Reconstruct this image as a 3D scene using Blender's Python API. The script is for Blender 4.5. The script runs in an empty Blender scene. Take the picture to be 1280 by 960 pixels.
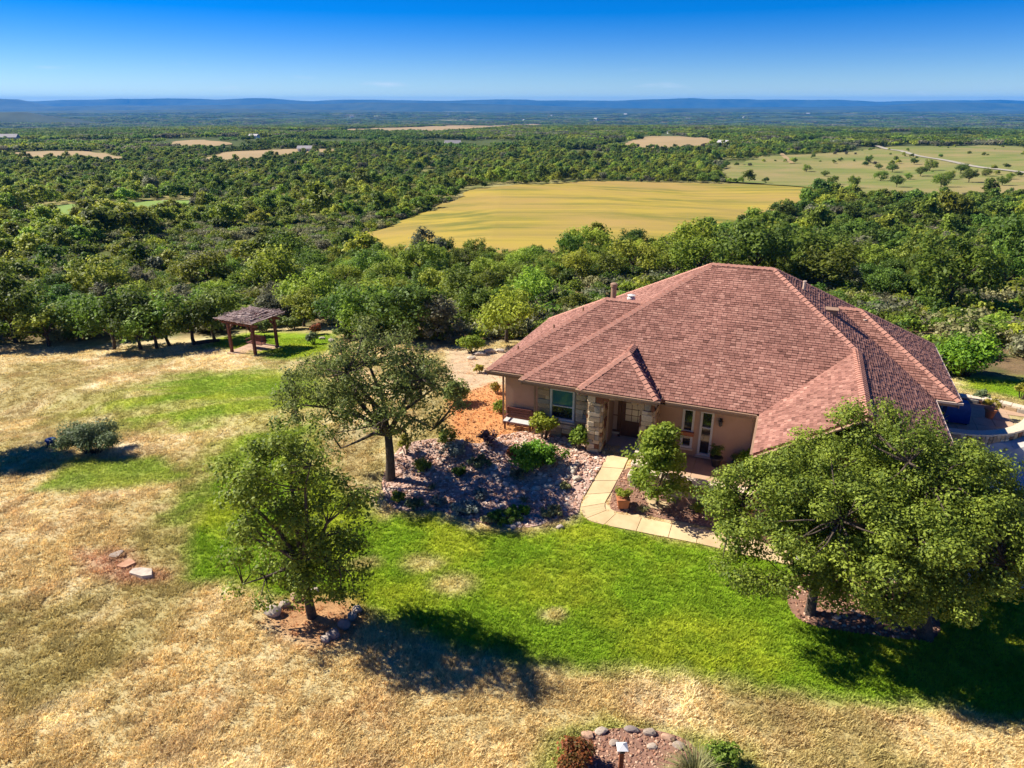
import bpy, bmesh, math
import numpy as np
from mathutils import Vector, Matrix

R = math.radians
S = bpy.context.scene
COL = S.collection

# ------------------------------------------------------------------ camera
F_PX, HOR, CAM_H = 865.0, 129.0, 14.0
PITCH = math.atan((480 - HOR) / F_PX)
cam = bpy.data.cameras.new('camera')
cam_ob = bpy.data.objects.new('camera', cam)
COL.objects.link(cam_ob)
cam_ob.location = (0, 0, CAM_H)
cam_ob.rotation_euler = (R(90) - PITCH, 0, 0)
cam.sensor_width = 36.0
cam.lens = 36.0 * F_PX / 1280.0
cam.clip_start = 0.2
cam.clip_end = 60000
S.camera = cam_ob

# ------------------------------------------------------------------ sun, sky, exposure
SUN_EL = 41.0
SHADOW_DIR = R(-20.0)                      # the way shadows fall on the ground
sx, sy = -math.cos(SHADOW_DIR), -math.sin(SHADOW_DIR)
sun_vec = Vector((sx * math.cos(R(SUN_EL)), sy * math.cos(R(SUN_EL)), math.sin(R(SUN_EL))))
sun = bpy.data.lights.new('sun', 'SUN')
sun.energy = 5.0
sun.angle = R(0.53)
sun.color = (1.0, 0.94, 0.84)
sun_ob = bpy.data.objects.new('sun', sun)
COL.objects.link(sun_ob)
sun_ob.location = (-60, 20, 80)
sun_ob.rotation_euler = sun_vec.to_track_quat('Z', 'Y').to_euler()

W = bpy.data.worlds.new('World')
S.world = W
W.use_nodes = True
wn = W.node_tree.nodes
wl = W.node_tree.links
wn.clear()
sky = wn.new('ShaderNodeTexSky')
sky.sky_type = 'NISHITA'
sky.sun_disc = False
sky.sun_elevation = R(SUN_EL)
sky.sun_rotation = math.atan2(sx, sy)
sky.altitude = 2500
sky.air_density = 1.0
sky.dust_density = 0.0
sky.ozone_density = 6.0
hs = wn.new('ShaderNodeHueSaturation')
hs.inputs['Saturation'].default_value = 1.5
hs.inputs['Hue'].default_value = 0.52
wl.new(sky.outputs[0], hs.inputs['Color'])
# thin fair-weather streaks low over the horizon, all the way round
tc = wn.new('ShaderNodeTexCoord')
sep = wn.new('ShaderNodeSeparateXYZ')
wl.new(tc.outputs['Generated'], sep.inputs[0])
mp = wn.new('ShaderNodeMapping')
mp.inputs['Scale'].default_value = (5, 5, 38)
wl.new(tc.outputs['Generated'], mp.inputs['Vector'])
cn = wn.new('ShaderNodeTexNoise')
cn.inputs['Scale'].default_value = 1.6
cn.inputs['Detail'].default_value = 7
cn.inputs['Roughness'].default_value = 0.6
wl.new(mp.outputs[0], cn.inputs['Vector'])
cr = wn.new('ShaderNodeMapRange')
cr.inputs[1].default_value = 0.60
cr.inputs[2].default_value = 0.80
cr.inputs[4].default_value = 0.55
wl.new(cn.outputs['Fac'], cr.inputs[0])
er = wn.new('ShaderNodeMapRange')
er.inputs[1].default_value = 0.06
er.inputs[2].default_value = 0.015
wl.new(sep.outputs['Z'], er.inputs[0])
mm = wn.new('ShaderNodeMath')
mm.operation = 'MULTIPLY'
wl.new(cr.outputs[0], mm.inputs[0])
wl.new(er.outputs[0], mm.inputs[1])
mx = wn.new('ShaderNodeMixRGB')
mx.inputs[2].default_value = (7.5, 8.0, 9.0, 1)
wl.new(mm.outputs[0], mx.inputs[0])
wl.new(hs.outputs[0], mx.inputs[1])
bg = wn.new('ShaderNodeBackground')
bg.inputs['Strength'].default_value = 0.062
wl.new(mx.outputs[0], bg.inputs['Color'])
wo = wn.new('ShaderNodeOutputWorld')
wl.new(bg.outputs[0], wo.inputs['Surface'])

vs = S.view_settings
vs.view_transform = 'Standard'
vs.look = 'None'
vs.exposure = 1.0
vs.gamma = 1.0
vs.use_curve_mapping = False
S.cycles.use_denoising = True
S.cycles.max_bounces = 6
S.cycles.diffuse_bounces = 4
S.cycles.transmission_bounces = 4
S.cycles.volume_bounces = 0
S.cycles.transparent_max_bounces = 8

# ------------------------------------------------------------------ numeric helpers
rng = np.random.default_rng(7)
_perm = np.random.default_rng(3).random((256, 256))

def vnoise(x, y):
    xi = np.floor(x).astype(int); yi = np.floor(y).astype(int)
    fx = x - xi; fy = y - yi
    fx = fx * fx * (3 - 2 * fx); fy = fy * fy * (3 - 2 * fy)
    a = _perm[xi & 255, yi & 255]; b = _perm[(xi + 1) & 255, yi & 255]
    c = _perm[xi & 255, (yi + 1) & 255]; d = _perm[(xi + 1) & 255, (yi + 1) & 255]
    return (a * (1 - fx) + b * fx) * (1 - fy) + (c * (1 - fx) + d * fx) * fy

def fbm(x, y, o=4):
    s = 0; a = .5; n = 0
    for i in range(o):
        s = s + a * vnoise(x * 2 ** i + 17.3 * i, y * 2 ** i + 9.1 * i); n += a; a *= .5
    return s / n

def sstep(a, b, x):
    t = np.clip((x - a) / (b - a), 0, 1)
    return t * t * (3 - 2 * t)

# house frame: origin at the left corner of the front eave
H_ANG = R(-22.2)
HC = np.array([0.40, 28.0])
HU = np.array([math.cos(H_ANG), math.sin(H_ANG)])
HV = np.array([-math.sin(H_ANG), math.cos(H_ANG)])

def house_uv(x, y):
    dx = x - HC[0]; dy = y - HC[1]
    return dx * HU[0] + dy * HU[1], dx * HV[0] + dy * HV[1]

def house_xy(u, v):
    return HC[0] + u * HU[0] + v * HV[0], HC[1] + u * HU[1] + v * HV[1]

def h(x, y):
    x = np.asarray(x, float); y = np.asarray(y, float)
    z = -18.0 * (1 - np.exp(-np.maximum(y - 31, 0) / 180.0))
    u, v = house_uv(x, y)
    lo_c = sstep(5.2, 6.6, u) * (1 - sstep(11, 16, u))       # cut in front of the courtyard wall
    fall = np.maximum(sstep(0.3, 3.7, -v), lo_c * .8 * sstep(1.35, 1.75, -v))
    z = z - 0.9 * fall
    z = z - .75 * sstep(16.2, 17.0, u) * sstep(7.5, 6.9, v) * (1 - fall) * sstep(60, 40, u)
    z = z - 0.055 * np.maximum(-x - 4, 0) * sstep(20, 40, y) * np.exp(-np.maximum(-x - 30, 0) / 25)
    z = z - 0.03 * np.maximum(x - 22, 0) * np.exp(-np.maximum(x - 60, 0) / 40)
    d = np.sqrt(x * x + y * y)
    z = z + (fbm(x / 9, y / 9, 3) - .5) * .18
    z = z + (fbm(x / 160 + 5, y / 160, 3) - .5) * 7.0 * sstep(60, 300, d)
    z = z + (fbm(x / 1500 + 5, y / 1500, 3) - .5) * 22.0 * sstep(900, 3500, d)
    z = z - 52.0 * sstep(450, 3400, d)
    # level pad under the house
    du = np.maximum(np.maximum(-2.2 - u, (u - 16.3) * 3.2), 0); dv = np.maximum(np.maximum((0.6 - v) * 1.45, v - 14.5), 0)
    w = 1 - sstep(0.0, 3.0, np.sqrt(du * du + dv * dv))
    du = np.maximum(np.maximum(16.0 - u, u - 21.9), 0); dv = np.maximum(np.maximum((7.7 - v) * 4, v - 12.6), 0)
    w = np.maximum(w, 1 - sstep(0.0, 2.2, np.sqrt(du * du + dv * dv)))
    return z * (1 - w)

def hs1(x, y):
    return float(h(np.array([x]), np.array([y]))[0])

_cp, _sp = math.cos(PITCH), math.sin(PITCH)

def ray(px, py):
    a = (px - 640) / F_PX; b = (480 - py) / F_PX
    return np.array([a, b * _sp + _cp, b * _cp - _sp])

def G(px, py, dz=0.0):
    """where the sight line of a photograph point meets the terrain"""
    d = ray(px, py)
    t = np.concatenate([np.linspace(4, 120, 900), np.geomspace(121, 16000, 900)])
    P = d[None, :] * t[:, None]
    g = P[:, 2] + CAM_H - (h(P[:, 0], P[:, 1]) + dz)
    k = np.argmax(g < 0)
    if g[k] >= 0:
        k = len(t) - 1
    lo, hi = t[max(k - 1, 0)], t[k]
    for _ in range(25):
        m = (lo + hi) / 2; p = d * m
        if p[2] + CAM_H - (hs1(p[0], p[1]) + dz) < 0: hi = m
        else: lo = m
    p = d * hi
    return np.array([p[0], p[1], p[2] + CAM_H])

def atz(px, py, z):
    d = ray(px, py); t = (z - CAM_H) / d[2]
    return np.array([d[0] * t, d[1] * t, z])

def poly_sd(x, y, P):
    """signed distance to polygon, negative inside"""
    P = np.asarray(P)[:, :2]
    dmin = np.full(np.shape(x), 1e18); ins = np.zeros(np.shape(x), bool)
    n = len(P)
    for i in range(n):
        a = P[i]; b = P[(i + 1) % n]; e = b - a
        wx = x - a[0]; wy = y - a[1]
        t = np.clip((wx * e[0] + wy * e[1]) / (e @ e + 1e-12), 0, 1)
        dmin = np.minimum(dmin, (wx - e[0] * t) ** 2 + (wy - e[1] * t) ** 2)
        c = ((a[1] > y) != (b[1] > y))
        xx = a[0] + (y - a[1]) / ((b[1] - a[1]) if abs(b[1] - a[1]) > 1e-12 else 1e-12) * e[0]
        ins ^= c & (x < xx)
    d = np.sqrt(dmin)
    return np.where(ins, -d, d)

def gpoly(pts):
    return np.array([G(*p) for p in pts])

# ------------------------------------------------------------------ materials
def mat(name):
    m = bpy.data.materials.new(name)
    m.use_nodes = True
    n = m.node_tree.nodes; l = m.node_tree.links
    b = n['Principled BSDF']
    b.inputs['Specular IOR Level'].default_value = 0.2
    b.inputs['Roughness'].default_value = 0.85
    return m, n, l, b

def N(n, t, **kw):
    o = n.new(t)
    for k, v in kw.items():
        if k in o.inputs: o.inputs[k].default_value = v
        else: setattr(o, k, v)
    return o

def noise_mat(name, c1, c2, scale=6.0, rough=.85, bump=.25, detail=6, spec=.2, bscale=None, metal=0, objrand=0.0, dist=.02):
    m, n, l, b = mat(name)
    t = N(n, 'ShaderNodeTexCoord')
    ns = N(n, 'ShaderNodeTexNoise', Scale=scale, Detail=detail, Roughness=.62)
    l.new(t.outputs['Object'], ns.inputs['Vector'])
    mr = N(n, 'ShaderNodeMapRange'); mr.inputs[1].default_value = .3; mr.inputs[2].default_value = .7
    l.new(ns.outputs['Fac'], mr.inputs[0])
    mxx = N(n, 'ShaderNodeMixRGB')
    mxx.inputs[1].default_value = (*c1, 1); mxx.inputs[2].default_value = (*c2, 1)
    l.new(mr.outputs[0], mxx.inputs[0])
    out = mxx.outputs[0]
    if objrand:
        oi = N(n, 'ShaderNodeObjectInfo')
        r2 = N(n, 'ShaderNodeMapRange'); r2.inputs[3].default_value = 1 - objrand; r2.inputs[4].default_value = 1 + objrand
        l.new(oi.outputs['Random'], r2.inputs[0])
        hv = N(n, 'ShaderNodeHueSaturation')
        l.new(r2.outputs[0], hv.inputs['Value']); l.new(out, hv.inputs['Color']); out = hv.outputs[0]
    l.new(out, b.inputs['Base Color'])
    b.inputs['Roughness'].default_value = rough
    b.inputs['Specular IOR Level'].default_value = spec
    b.inputs['Metallic'].default_value = metal
    if bump:
        n2 = N(n, 'ShaderNodeTexNoise', Scale=bscale or scale * 3, Detail=5)
        l.new(t.outputs['Object'], n2.inputs['Vector'])
        bp = N(n, 'ShaderNodeBump', Strength=bump, Distance=dist)
        l.new(n2.outputs['Fac'], bp.inputs['Height']); l.new(bp.outputs[0], b.inputs['Normal'])
    return m

def leaf_mat(name, dark, light, trans=.35, rnd=.25, hue=.02):
    """leaf tone by the leaf's own tint and by the plant it grows on"""
    m, n, l, b = mat(name)
    at = N(n, 'ShaderNodeAttribute', attribute_name='tint')
    mxx = N(n, 'ShaderNodeMixRGB'); mxx.inputs[1].default_value = (*dark, 1); mxx.inputs[2].default_value = (*light, 1)
    l.new(at.outputs['Fac'], mxx.inputs[0])
    oi = N(n, 'ShaderNodeObjectInfo')
    hv = N(n, 'ShaderNodeHueSaturation')
    r1 = N(n, 'ShaderNodeMapRange'); r1.inputs[3].default_value = 1 - rnd; r1.inputs[4].default_value = 1 + rnd
    l.new(oi.outputs['Random'], r1.inputs[0]); l.new(r1.outputs[0], hv.inputs['Value'])
    w = N(n, 'ShaderNodeTexWhiteNoise', noise_dimensions='1D'); l.new(oi.outputs['Random'], w.inputs['W'])
    r2 = N(n, 'ShaderNodeMapRange'); r2.inputs[3].default_value = .5 - hue; r2.inputs[4].default_value = .5 + hue
    l.new(w.outputs['Value'], r2.inputs[0]); l.new(r2.outputs[0], hv.inputs['Hue'])
    l.new(mxx.outputs[0], hv.inputs['Color'])
    l.new(hv.outputs[0], b.inputs['Base Color'])
    b.inputs['Roughness'].default_value = .6
    b.inputs['Specular IOR Level'].default_value = .25
    tr = N(n, 'ShaderNodeBsdfTranslucent'); l.new(hv.outputs[0], tr.inputs['Color'])
    ms = N(n, 'ShaderNodeMixShader'); ms.inputs[0].default_value = trans
    l.new(b.outputs[0], ms.inputs[1]); l.new(tr.outputs[0], ms.inputs[2])
    l.new(ms.outputs[0], n['Material Output'].inputs['Surface'])
    return m

def stone_mat(name, ramp, scale=9):
    m, n, l, b = mat(name)
    oi = N(n, 'ShaderNodeObjectInfo')
    cr_ = N(n, 'ShaderNodeValToRGB'); cr_.color_ramp.interpolation = 'CONSTANT'
    el = cr_.color_ramp.elements
    while len(el) < len(ramp): el.new(.5)
    for i, (p, c) in enumerate(ramp):
        el[i].position = p; el[i].color = (*c, 1)
    l.new(oi.outputs['Random'], cr_.inputs[0])
    t = N(n, 'ShaderNodeTexCoord')
    ns = N(n, 'ShaderNodeTexNoise', Scale=scale, Detail=6)
    l.new(t.outputs['Object'], ns.inputs['Vector'])
    mr = N(n, 'ShaderNodeMapRange'); mr.inputs[1].default_value = .25; mr.inputs[2].default_value = .75
    mr.inputs[3].default_value = .68; mr.inputs[4].default_value = 1.25
    l.new(ns.outputs['Fac'], mr.inputs[0])
    hv = N(n, 'ShaderNodeHueSaturation'); l.new(mr.outputs[0], hv.inputs['Value']); l.new(cr_.outputs[0], hv.inputs['Color'])
    l.new(hv.outputs[0], b.inputs['Base Color'])
    bp = N(n, 'ShaderNodeBump', Strength=.5, Distance=.03); l.new(ns.outputs['Fac'], bp.inputs['Height']); l.new(bp.outputs[0], b.inputs['Normal'])
    return m

M = {}
# ground: colour carried by the sheet (turf, straw, soil), broken up by fine mottling
def ground_material():
    m, n, l, b = mat('ground')
    at = N(n, 'ShaderNodeAttribute', attribute_name='Col')
    g = N(n, 'ShaderNodeNewGeometry')
    n1 = N(n, 'ShaderNodeTexNoise', Scale=2.2, Detail=8, Roughness=.7); l.new(g.outputs['Position'], n1.inputs['Vector'])
    n2 = N(n, 'ShaderNodeTexNoise', Scale=14, Detail=5, Roughness=.7); l.new(g.outputs['Position'], n2.inputs['Vector'])
    a = N(n, 'ShaderNodeMath', operation='ADD'); l.new(n1.outputs['Fac'], a.inputs[0]); l.new(n2.outputs['Fac'], a.inputs[1])
    mr = N(n, 'ShaderNodeMapRange'); mr.inputs[1].default_value = .7; mr.inputs[2].default_value = 1.3
    mr.inputs[3].default_value = .62; mr.inputs[4].default_value = 1.3
    l.new(a.outputs[0], mr.inputs[0])
    hv = N(n, 'ShaderNodeHueSaturation'); l.new(mr.outputs[0], hv.inputs['Value']); l.new(at.outputs['Color'], hv.inputs['Color'])
    # far plain: tree cover too distant to tell crowns apart
    fa = N(n, 'ShaderNodeAttribute', attribute_name='far')
    v1 = N(n, 'ShaderNodeTexNoise', Scale=.006, Detail=10, Roughness=.75); l.new(g.outputs['Position'], v1.inputs['Vector'])
    v2 = N(n, 'ShaderNodeTexNoise', Scale=.0016, Detail=6, Roughness=.62); l.new(g.outputs['Position'], v2.inputs['Vector'])
    rr = N(n, 'ShaderNodeValToRGB'); e = rr.color_ramp.elements
    e[0].position = .40; e[0].color = (.010, .026, .010, 1); e[1].position = .64; e[1].color = (.10, .13, .045, 1)
    l.new(v1.outputs['Fac'], rr.inputs[0])
    r3 = N(n, 'ShaderNodeMapRange'); r3.inputs[1].default_value = .60; r3.inputs[2].default_value = .65; l.new(v2.outputs['Fac'], r3.inputs[0])
    fm = N(n, 'ShaderNodeMixRGB'); fm.inputs[2].default_value = (.36, .31, .16, 1)
    l.new(r3.outputs[0], fm.inputs[0]); l.new(rr.outputs[0], fm.inputs[1])
    mxx = N(n, 'ShaderNodeMixRGB'); l.new(fa.outputs['Fac'], mxx.inputs[0]); l.new(hv.outputs[0], mxx.inputs[1]); l.new(fm.outputs[0], mxx.inputs[2])
    l.new(mxx.outputs[0], b.inputs['Base Color'])
    bp = N(n, 'ShaderNodeBump', Strength=.7, Distance=.06); l.new(a.outputs[0], bp.inputs['Height']); l.new(bp.outputs[0], b.inputs['Normal'])
    b.inputs['Roughness'].default_value = 1; b.inputs['Specular IOR Level'].default_value = .05
    return m
M['ground'] = ground_material()

def tint_mat(name, attr='tint', kind='INSTANCER', rough=.8, trans=0.0, rnd=.25):
    """instanced blade or pebble with the colour its point carries"""
    m, n, l, b = mat(name)
    at = N(n, 'ShaderNodeAttribute', attribute_name=attr, attribute_type=kind)
    oi = N(n, 'ShaderNodeObjectInfo')
    r1 = N(n, 'ShaderNodeMapRange'); r1.inputs[3].default_value = 1 - rnd; r1.inputs[4].default_value = 1 + rnd
    l.new(oi.outputs['Random'], r1.inputs[0])
    hv = N(n, 'ShaderNodeHueSaturation'); l.new(r1.outputs[0], hv.inputs['Value']); l.new(at.outputs['Color'], hv.inputs['Color'])
    l.new(hv.outputs[0], b.inputs['Base Color'])
    b.inputs['Roughness'].default_value = rough; b.inputs['Specular IOR Level'].default_value = .1
    if trans:
        tr = N(n, 'ShaderNodeBsdfTranslucent'); l.new(hv.outputs[0], tr.inputs['Color'])
        ms = N(n, 'ShaderNodeMixShader'); ms.inputs[0].default_value = trans
        l.new(b.outputs[0], ms.inputs[1]); l.new(tr.outputs[0], ms.inputs[2])
        l.new(ms.outputs[0], n['Material Output'].inputs['Surface'])
    return m
M['blade'] = tint_mat('grass_blade', trans=.45)
M['pebble'] = tint_mat('pebble')

def shingle_material():
    m, n, l, b = mat('shingle')
    at = N(n, 'ShaderNodeAttribute', attribute_name='tint')
    rp = N(n, 'ShaderNodeValToRGB'); e = rp.color_ramp.elements
    e[0].position = 0; e[0].color = (.15, .066, .048, 1)
    e[1].position = 1; e[1].color = (.44, .235, .172, 1)
    k = e.new(.45); k.color = (.285, .132, .097, 1)
    l.new(at.outputs['Fac'], rp.inputs[0])
    t = N(n, 'ShaderNodeTexCoord'); ns = N(n, 'ShaderNodeTexNoise', Scale=.45, Detail=7, Roughness=.65); l.new(t.outputs['Object'], ns.inputs['Vector'])
    n3 = N(n, 'ShaderNodeTexNoise', Scale=60, Detail=3); l.new(t.outputs['Object'], n3.inputs['Vector'])
    mr = N(n, 'ShaderNodeMapRange'); mr.inputs[1].default_value = .3; mr.inputs[2].default_value = .7; mr.inputs[3].default_value = .78; mr.inputs[4].default_value = 1.16
    l.new(ns.outputs['Fac'], mr.inputs[0])
    hv = N(n, 'ShaderNodeHueSaturation'); l.new(mr.outputs[0], hv.inputs['Value']); l.new(rp.outputs[0], hv.inputs['Color'])
    l.new(hv.outputs[0], b.inputs['Base Color'])
    bp = N(n, 'ShaderNodeBump', Strength=.4, Distance=.01); l.new(n3.outputs['Fac'], bp.inputs['Height']); l.new(bp.outputs[0], b.inputs['Normal'])
    b.inputs['Roughness'].default_value = .95
    return m
M['shingle'] = shingle_material()
M['ridge'] = noise_mat('ridge_cap', (.47, .245, .175), (.36, .165, .118), 5, .95, .3)
M['deck'] = noise_mat('roof_deck', (.26, .11, .08), (.2, .085, .06), 5, .95, .2)
M['stucco'] = noise_mat('stucco', (.52, .34, .235), (.45, .285, .19), 1.3, .95, .35, bscale=55, dist=.008)
M['trim'] = noise_mat('trim_paint', (.34, .215, .135), (.29, .18, .115), 3, .6, .1)
M['gutter'] = noise_mat('gutter', (.62, .47, .36), (.56, .42, .32), 3, .5, .05)
M['frame'] = noise_mat('window_frame', (.62, .60, .55), (.56, .54, .5), 3, .5, .05)
M['soffit'] = noise_mat('soffit', (.3, .2, .13), (.26, .17, .11), 3, .8, .1)
def glass(name, c, rough=.08):
    m, n, l, b = mat(name)
    b.inputs['Base Color'].default_value = (*c, 1); b.inputs['Roughness'].default_value = rough
    b.inputs['Specular IOR Level'].default_value = .9; b.inputs['Coat Weight'].default_value = .5; b.inputs['Coat Roughness'].default_value = .03
    return m
M['glass_teal'] = glass('window_glass_with_blind', (.035, .145, .15))
M['glass_dark'] = glass('window_glass', (.012, .016, .022))
M['glass_amber_glow'] = glass('door_glass_glow', (.62, .46, .28), .25)  # bright amber base colour carries the sky light reflected in the door panes
M['door'] = noise_mat('door_wood', (.16, .055, .022), (.09, .03, .014), 6, .5, .2, spec=.4)
M['mortar'] = noise_mat('mortar', (.36, .29, .21), (.27, .21, .15), 7, .95, .4)
M['stone'] = stone_mat('limestone_veneer', [(0, (.56, .42, .26)), (.26, (.44, .31, .18)), (.46, (.62, .49, .33)), (.64, (.35, .25, .155)), (.78, (.20, .085, .045)), (.90, (.31, .27, .22))])
M['cap'] = noise_mat('limestone_cap', (.68, .57, .42), (.55, .44, .31), 4, .9, .4)
M['rock'] = stone_mat('field_stone', [(0, (.33, .26, .2)), (.35, (.42, .34, .26)), (.65, (.25, .2, .17)), (.85, (.45, .28, .18))], 5)
M['palerock'] = stone_mat('pale_stone', [(0, (.5, .42, .33)), (.5, (.56, .46, .34)), (.8, (.42, .34, .27))], 5)
M['redrock'] = noise_mat('red_sandstone', (.42, .2, .11), (.5, .3, .18), 4, .9, .4)
M['path'] = noise_mat('path_concrete', (.66, .50, .28), (.50, .36, .19), 1.3, .9, .2, objrand=.09, bscale=40)
M['drive'] = noise_mat('drive_concrete', (.56, .52, .45), (.47, .43, .37), .8, .9, .2, bscale=30)
M['patio'] = noise_mat('patio_paving', (.5, .34, .22), (.42, .27, .17), 1.5, .9, .2, objrand=.08)
M['bark'] = noise_mat('bark', (.12, .09, .065), (.05, .037, .028), 9, .95, .8, dist=.04)
M['darkwood'] = noise_mat('stained_timber', (.17, .06, .04), (.10, .035, .028), 5, .7, .3)
M['lath'] = stone_mat('weathered_lath', [(0, (.33, .24, .21)), (.4, (.42, .33, .29)), (.7, (.26, .18, .16))], 4)
M['darkmetal'] = noise_mat('dark_metal', (.02, .02, .024), (.035, .035, .04), 8, .45, .1, spec=.5)
M['rust'] = noise_mat('rusty_steel', (.22, .075, .03), (.13, .04, .02), 9, .85, .3)
M['whitepaint'] = noise_mat('white_paint', (.78, .76, .72), (.7, .68, .63), 4, .6, .05)
M['terracotta'] = noise_mat('terracotta', (.45, .17, .075), (.36, .13, .06), 5, .8, .15)
M['bluecover'] = noise_mat('blue_cover', (.015, .06, .24), (.01, .045, .17), 5, .5, .3)
M['greycover'] = noise_mat('grey_cover', (.05, .055, .065), (.035, .04, .05), 5, .6, .3)
def mown(name, c1, c2, c3):
    m, n, l, b = mat(name)
    g = N(n, 'ShaderNodeNewGeometry'); mp_ = N(n, 'ShaderNodeMapping'); mp_.inputs['Rotation'].default_value = (0, 0, .12); mp_.inputs['Scale'].default_value = (.008, .10, 1)
    l.new(g.outputs['Position'], mp_.inputs['Vector'])
    n1 = N(n, 'ShaderNodeTexNoise', Scale=1.0, Detail=6, Roughness=.65); l.new(mp_.outputs[0], n1.inputs['Vector'])
    n2 = N(n, 'ShaderNodeTexNoise', Scale=.02, Detail=5, Roughness=.6); l.new(g.outputs['Position'], n2.inputs['Vector'])
    r1 = N(n, 'ShaderNodeMapRange'); r1.inputs[1].default_value = .42; r1.inputs[2].default_value = .58; l.new(n1.outputs['Fac'], r1.inputs[0])
    r2 = N(n, 'ShaderNodeMapRange'); r2.inputs[1].default_value = .42; r2.inputs[2].default_value = .62; l.new(n2.outputs['Fac'], r2.inputs[0])
    a = N(n, 'ShaderNodeMixRGB'); a.inputs[1].default_value = (*c1, 1); a.inputs[2].default_value = (*c2, 1); l.new(r1.outputs[0], a.inputs[0])
    c = N(n, 'ShaderNodeMixRGB'); c.inputs[2].default_value = (*c3, 1); l.new(r2.outputs[0], c.inputs[0]); l.new(a.outputs[0], c.inputs[1])
    l.new(c.outputs[0], b.inputs['Base Color']); b.inputs['Roughness'].default_value = 1; b.inputs['Specular IOR Level'].default_value = .05
    return m
M['hay'] = mown('hay', (.37, .275, .05), (.17, .165, .035), (.34, .235, .07))
M['pasture'] = mown('pasture', (.20, .205, .06), (.13, .165, .04), (.27, .215, .09))
M['tanfield'] = noise_mat('tan_field', (.36, .25, .12), (.27, .2, .09), .02, .95, 0)
M['lime'] = noise_mat('lime_pasture', (.2, .29, .05), (.15, .23, .04), .03, .95, 0)
M['road'] = noise_mat('gravel_road', (.38, .34, .27), (.3, .27, .2), .1, .95, 0)
M['farroof'] = noise_mat('far_roof', (.36, .34, .33), (.28, .25, .24), .5, .7, 0, objrand=.4)
M['hill'] = noise_mat('hill', (.012, .03, .012), (.06, .08, .03), .004, .95, 0, detail=9)
M['leafbrown'] = noise_mat('mulch', (.30, .17, .115), (.20, .105, .07), 8, .95, .6)
# foliage
M['oak'] = leaf_mat('oak_leaf', (0.07, 0.115, 0.012), (0.34, 0.42, 0.045), 0.34, .12, .008)
M['oakgrey'] = leaf_mat('live_oak_leaf', (0.085, 0.13, 0.03), (0.36, 0.43, 0.1), 0.45, .15, .01)
M['f_dark'] = leaf_mat('dark_leaf', (0.055, 0.1, 0.014), (0.2, 0.29, 0.04), 0.45, 0.38, 0.025)
M['f_mid'] = leaf_mat('mid_leaf', (0.1, 0.15, 0.014), (0.32, 0.39, 0.05), 0.45, 0.38, 0.035)
M['f_light'] = leaf_mat('light_leaf', (0.17, 0.24, 0.02), (0.47, 0.54, 0.06), 0.45, 0.3, 0.03)
M['f_grey'] = leaf_mat('grey_leaf', (0.12, 0.125, 0.06), (0.34, 0.33, 0.18), 0.4, 0.35, 0.03)
M['bright'] = leaf_mat('bright_leaf', (0.08, 0.19, 0.01), (0.28, 0.46, 0.025), .35, .1, .01)
M['lime_leaf'] = leaf_mat('lime_leaf', (0.14, 0.2, 0.015), (0.42, 0.48, 0.055), 0.5, .1, .01)
M['sage'] = leaf_mat('sage_leaf', (.14, .17, .13), (.42, .46, .36), .25, .1, .01)
M['bluegreen'] = leaf_mat('rosemary_leaf', (0.08, 0.11, 0.045), (0.26, 0.32, 0.13), 0.35, .1, .01)
M['santolina'] = leaf_mat('santolina_leaf', (.18, .18, .06), (.42, .40, .17), .3, .1, .01)
M['redtip'] = leaf_mat('red_tip_leaf', (.09, .07, .015), (.42, .10, .035), .3, .1, .02)
M['purple'] = leaf_mat('purple_leaf', (.05, .025, .035), (.15, .08, .09), .25, .1, .02)
M['yellowbush'] = leaf_mat('yellow_leaf', (.20, .17, .02), (.48, .40, .05), .35, .1, .02)

# ------------------------------------------------------------------ object helpers
def mesh_obj(name, verts, faces, m, parent=None, tint=None, smooth=False):
    me = bpy.data.meshes.new(name)
    me.from_pydata([tuple(v) for v in verts], [], [tuple(f) for f in faces])
    if tint is not None:
        a = me.attributes.new('tint', 'FLOAT', 'POINT'); a.data.foreach_set('value', np.asarray(tint, np.float32))
    if smooth: me.polygons.foreach_set('use_smooth', [True] * len(me.polygons))
    me.materials.append(M[m] if isinstance(m, str) else m)
    o = bpy.data.objects.new(name, me); COL.objects.link(o)
    if parent: o.parent = parent
    return o

def quads_mesh(name, V, m, tint=None):
    """V: (n,4,3) loose quads"""
    n = len(V)
    me = bpy.data.meshes.new(name)
    me.vertices.add(n * 4); me.vertices.foreach_set('co', V.reshape(-1).astype(np.float32))
    me.loops.add(n * 4); me.loops.foreach_set('vertex_index', np.arange(n * 4, dtype=np.int32))
    me.polygons.add(n); me.polygons.foreach_set('loop_start', np.arange(0, n * 4, 4, dtype=np.int32))
    me.update(calc_edges=True)
    if tint is not None:
        a = me.attributes.new('tint', 'FLOAT', 'POINT'); a.data.foreach_set('value', np.repeat(tint, 4).astype(np.float32))
    me.materials.append(M[m] if isinstance(m, str) else m)
    return me

def link(name, me, parent=None):
    o = bpy.data.objects.new(name, me); COL.objects.link(o)
    if parent: o.parent = parent
    return o

def empty(name, loc, rz=0):
    o = bpy.data.objects.new(name, None); COL.objects.link(o)
    o.location = loc; o.rotation_euler = (0, 0, rz); o.empty_display_size = .3
    return o

def tag(o, label, cat, group=None):
    o['label'] = label; o['category'] = cat
    if group: o['group'] = group
    return o

def copy_tree(root, loc, rz=0, sc=(1, 1, 1)):
    r = root.copy(); COL.objects.link(r)
    r.location = loc; r.rotation_euler = (0, 0, rz); r.scale = sc
    for ch in root.children:
        c = ch.copy(); COL.objects.link(c); c.parent = r
    return r

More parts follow.
